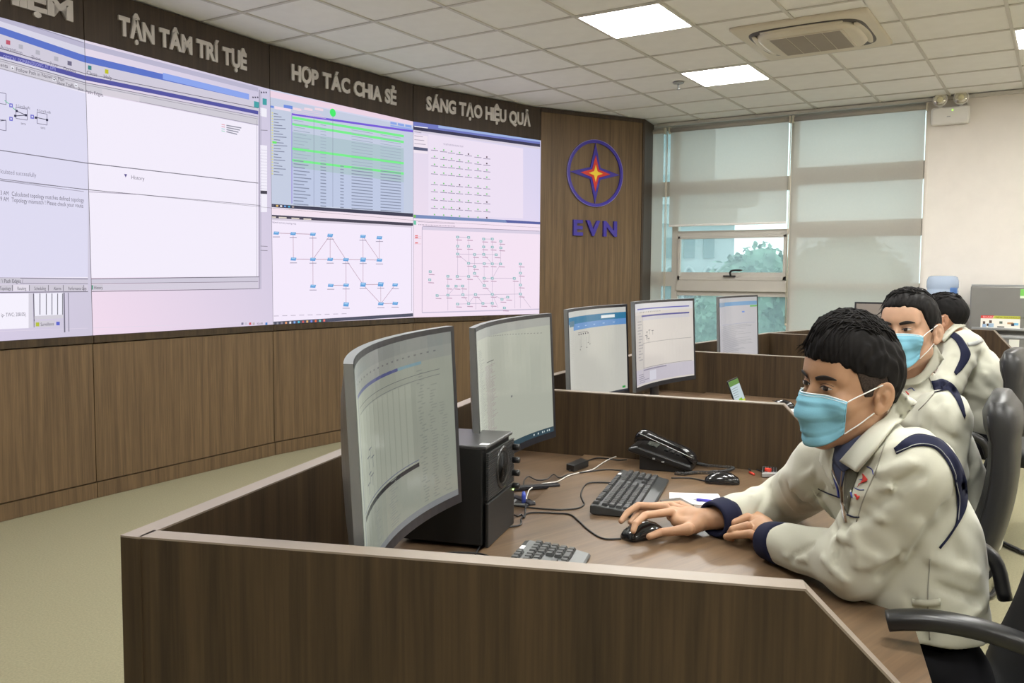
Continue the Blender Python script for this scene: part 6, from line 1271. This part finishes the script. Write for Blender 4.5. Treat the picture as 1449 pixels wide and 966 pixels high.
    palm = [(atz(985, 742, .762), atz(958, 738, .762), .018, .013), (atz(975, 734, .766), atz(950, 730, .768), .018, .013), (wr_, atz(988, 735, .768), .031, .025), (atz(988, 735, .768), atz(952, 724, .774), .022, .014), (atz(990, 734, .768), atz(950, 717, .772), .020, .013), (atz(990, 732, .766), atz(962, 714, .766), .019, .012), (atz(990, 738, .762), atz(972, 749, .757), .020, .015), (atz(975, 730, .768), atz(958, 735, .764), .018, .015)]
    h, hfn = make_hand(t, fing, palm, SKIN1, 'right', .0017)
    # left hand resting, fingers curled
    fing = [(z3([(1062, 722, .782), (1045, 728, .778), (1040, 735, .765), (1048, 740, .755)]), (.0115, .0098, .0088, .0075)),
            (z3([(1058, 732, .783), (1038, 739, .775), (1034, 746, .760), (1044, 750, .750)]), (.0115, .0098, .0090, .0078)),
            (z3([(1058, 744, .780), (1037, 749, .768), (1033, 755, .753), (1044, 757, .747)]), (.0110, .0094, .0086, .0074)),
            (z3([(1062, 755, .770), (1040, 757, .758), (1028, 759, .748), (1036, 762, .744)]), (.0105, .0088, .0080, .0066)),
            (z3([(1078, 724, .765), (1062, 722, .756), (1050, 728, .748)]), (.0125, .0105, .0085))]
    wl_ = wL
    palm = [(wl_, atz(1080, 746, .768), .033, .026), (atz(1080, 742, .770), atz(1064, 725, .773), .021, .014), (atz(1080, 746, .770), atz(1061, 735, .773), .021, .014), (atz(1082, 750, .768), atz(1061, 746, .770), .021, .014), (atz(1084, 756, .765), atz(1065, 756, .760), .019, .013)]
    make_hand(t, fing, palm, SKIN1, 'left', .0019)
    return t
person_one()

# ------------------------------------------------------------------ persons further back
def simple_person(name_label, J, headargs, style, skin, extras, res=.009):
    sL, eL, wL, sR, eR, wR, hips, chest, upper, nk = J
    t = thing('person', name_label, 'person', (hips[0], hips[1], 0))
    wv = sL-sR; wv = wv*np.array([1, 1, 0]); wv = wv/np.linalg.norm(wv); fx = np.array([-wv[1], wv[0], 0]); fx = -fx if fx@((eL+eR)/2-(sL+sR)/2) < 0 else fx
    AX = np.stack([wv, fx, (0, 0, 1)])
    def smooth(P):
        d = ell(P, hips, (.190, .145, .13), AX); d = smin(d, ell(P, (hips+chest)/2, (.185, .14, .18), AX), .05); d = smin(d, ell(P, chest, (.195, .125, .16), AX), .05); d = smin(d, ell(P, upper, (.165, .09, .08), AX), .05)
        d = smin(d, cap(P, sL-wv*.02, sR+wv*.02, .070, .070), .05); d = smin(d, cap(P, upper, nk, .088, .072), .04)
        for s_, e_, w_ in ((sL, eL, wL), (sR, eR, wR)): d = smin(d, smin(cap(P, s_, e_, .078, .062), cap(P, e_, w_, .058, .044), .03), .028)
        return d
    Wk = [(pxpt(smooth, a, b), pxpt(smooth, c_, d_), w_, h_) for a, b, c_, d_, w_, h_ in extras.get('folds', ())]
    def jacket(P):
        d = smooth(P)
        for a, b, w_, h_ in Wk: d = d-h_*np.exp(-(cap(P, a, b, 0, 0)/w_)**2)
        x, y, z = P[..., 0], P[..., 1], P[..., 2]; d = d-.002*np.sin(z*50+6*np.sin(x*17+y*11))-.0015*np.sin(x*66+y*50+5*np.sin(z*21))
        d = smax(d, hips[2]-.06-z, .01); d = smax(d, -cap(P, nk+np.array([0, 0, .02]), nk+np.array([0, 0, .16]), .050, .062), .01); return d
    pts = np.array([sL, sR, eL, eR, wL, wR, hips, chest]); V, F = sdf_mesh(jacket, pts.min(0)-.19, pts.max(0)+.16, res); link('jacket', np_mesh(V, F, [JACK], 'jacket'), t, label='cream work jacket')
    def tro(P):
        d = ell(P, hips-(0, 0, .08), (.17, .13, .12), AX)
        for s in (-1, 1):
            h_ = hips+wv*s*.085-(0, 0, .10); kn = h_+fx*.40; an = np.array([*(kn+fx*.02)[:2], .10]); d = smin(d, cap(P, h_, kn, .080, .060), .03); d = smin(d, cap(P, kn, an, .058, .045), .02)
        return d
    V, F = sdf_mesh(tro, hips+np.minimum(fx*.5, -fx*.2)-(.28, .28, .6), hips+np.maximum(fx*.5, -fx*.2)+(.28, .28, .02), .015); link('trousers', np_mesh(V, F, [TROU], 'trousers'), t)
    for s in (-1, 1):
        an = hips+wv*s*.085+fx*.42; m_ = MB(); m_.loft([((*(an+fx*u)[:2], .05), wv*w2, np.array([0, 0, h2]), 2.6) for u, w2, h2 in ((-.07, .02, .03), (-.05, .036, .048), (.02, .042, .048), (.12, .045, .035), (.17, .03, .02), (.18, .01, .01))], 14); build(m_, 'shoe', SHOE, t)
    for e_, w2 in ((eL, wL), (eR, wR)):
        ax_ = (w2-e_)/np.linalg.norm(w2-e_); u_ = np.cross(ax_, (0, 0, 1)); u_ /= np.linalg.norm(u_); v_ = np.cross(u_, ax_); m_ = MB()
        m_.loft([(w2+ax_*z_, u_*r_, v_*r_, 2.2) for z_, r_ in ((-.03, .046), (.04, .047), (.045, .046), (.045, .040), (.0, .036))], 20); build(m_, 'cuff', NAVY, t)
        b_ = w2+ax_*.05; pl = [(b_, b_+ax_*.06, .026, .022)]; fg = []
        for k_ in range(4): o_ = u_*(-.024+.016*k_); q0 = b_+ax_*.085+o_; fg.append(([q0, q0+ax_*.032-(0, 0, .006), q0+ax_*.052-(0, 0, .020), q0+ax_*.058-(0, 0, .036)], (.010, .009, .008, .0065))); pl.append((b_+o_*.6, q0, .018, .012))
        sg = -1 if (e_ is eL) else 1; fg.append(([b_+ax_*.02+u_*.02*sg, b_+ax_*.05+u_*.045*sg-(0, 0, .01), b_+ax_*.08+u_*.052*sg-(0, 0, .02)], (.013, .011, .008)))
        make_hand(t, fg, pl, skin, '', .004)
    hc, psi, roll, pitch, S, nk2 = headargs; M = head_frame(hc, psi, roll, pitch)
    make_head(t, hc, M, S, skin, style, extras.get('hres', .0032), gaze=extras.get('gaze', 0), neck=nk2)
    nbl = ((np.array(nk2)-hc)@M)/S
    def neckjack(P): q = ((P-A3(hc))@M.astype(f32))/S; return smin(smooth(P), cap(q, (0, -.030, -.055), nbl, .052, .062)*S, .02)
    extras['sheets'](t, jacket, neckjack); return t
# second man
h2 = at(1287, 470, 2.74)
J2 = [at(1340, 588, 2.60), at(1352, 680, 2.62), at(1240, 640, 2.85), at(1215, 585, 2.92), at(1180, 640, 3.05), at(1150, 612, 3.2), at(1335, 760, 2.80), at(1312, 640, 2.80), at(1295, 572, 2.80), at(1291, 545, 2.79)]
J2 = [at(1337, 590, 2.64), at(1335, 668, 2.62), atz(1245, 612, .775), at(1222, 592, 2.92), at(1190, 640, 2.98), atz(1170, 590, .775), at(1335, 740, 2.86), at(1300, 640, 2.84), at(1290, 588, 2.82), at(1294, 545, 2.80)]
def sh2(t, jk, nj):
    add_sheet('jacket_collar', JACK, t, nj, [(1316, 487), (1312, 508), (1298, 530), (1272, 540)], [(1330, 508), (1318, 522), (1302, 542), (1280, 545)], 20, 6, .012, .006)
    add_sheet('shoulder_band', NAVY, t, jk, [(1317, 539), (1335, 537), (1352, 549), (1362, 570), (1366, 588)], [(1322, 556), (1340, 553), (1350, 562), (1358, 578), (1364, 592)], 26, 5, .003, .002)
    seam('seam', mat('jacket_seam', (.33, .32, .27), .9), t, jk, [(1308, 522), (1316, 538), (1318, 548)], .0016); seam('seam', MATS['jacket_seam'], t, jk, [(1322, 556), (1310, 570), (1300, 580)], .0016)
    seam('logo_ring', MATS['logo_blue'], t, jk, [(1284, 551), (1290, 549), (1294, 553)], .0012); seam('logo_star', MATS['logo_red'], t, jk, [(1282, 554), (1286, 558)], .002)
simple_person('man with neat black hair and blue mask at the second desk, forehead showing', J2, (h2, math.radians(24), math.radians(-3), math.radians(0), 1.02, at(1293, 534, 2.79)),
    dict(seed=8, side=.006, top=.010, fy=.006, hy=(-.12, -.075, -.045, -.015, .01, .03, .05, .075, .10, .12), hz=(-.050, -.045, -.03, .0, -.005, .022, .066, .078, .080, .080), tufts=320, flow=(-.55, .35), tlen=.05, rough=.7), SKIN2,
    dict(folds=((1318, 560, 1305, 600, .012, .01), (1328, 565, 1312, 615, .012, -.009), (1340, 575, 1350, 610, .012, .008), (1325, 610, 1355, 622, .012, -.008), (1295, 565, 1285, 590, .012, -.008)), sheets=sh2, gaze=-.6, hres=.0030))
# third man
h3 = at(1335, 453, 4.12)
J3 = [at(1362, 492, 4.02), at(1342, 545, 3.96), atz(1290, 545, .775), at(1322, 492, 4.42), at(1290, 530, 4.5), atz(1262, 528, .775), at(1385, 590, 4.22), at(1378, 535, 4.2), at(1360, 492, 4.2), at(1346, 476, 4.16)]
def sh3(t, jk, nj):
    add_sheet('jacket_collar', JACK, t, nj, [(1353, 456), (1345, 464), (1335, 475)], [(1362, 463), (1351, 472), (1339, 485)], 16, 5, .014, .007)
    add_sheet('shoulder_band', NAVY, t, jk, [(1334, 474), (1345, 469), (1360, 477), (1371, 495), (1372, 506), (1362, 521), (1353, 531)], [(1337, 478), (1345, 477), (1353, 484), (1359, 497), (1358, 508), (1353, 520), (1350, 527)], 30, 5, .004, .002)
    add_sheet('reflective_tape', GREYB, t, jk, [(1368, 485), (1378, 483), (1389, 479)], [(1370, 490), (1380, 488), (1391, 484)], 12, 3, .003, .002)
simple_person('farthest seated man in cream jacket with dark armhole band, face turned away', J3, (h3, math.radians(94), math.radians(-2), math.radians(-4), .98, at(1346, 474, 4.16)),
    dict(seed=12, side=.004, top=.008, fy=.0, hy=(-.12, -.075, -.045, -.015, .01, .03, .05, .075, .10, .12), hz=(-.055, -.045, -.015, .028, .024, .026, .06, .068, .07, .07), tufts=90, flow=(.3, .8), tlen=.035, rough=.5), SKIN3,
    dict(folds=((1350, 505, 1340, 530, .014, -.01), (1375, 510, 1395, 530, .014, .009), (1368, 530, 1400, 548, .014, -.01), (1372, 556, 1402, 562, .016, .012), (1380, 500, 1398, 512, .014, -.008)), sheets=sh3, hres=.0036))
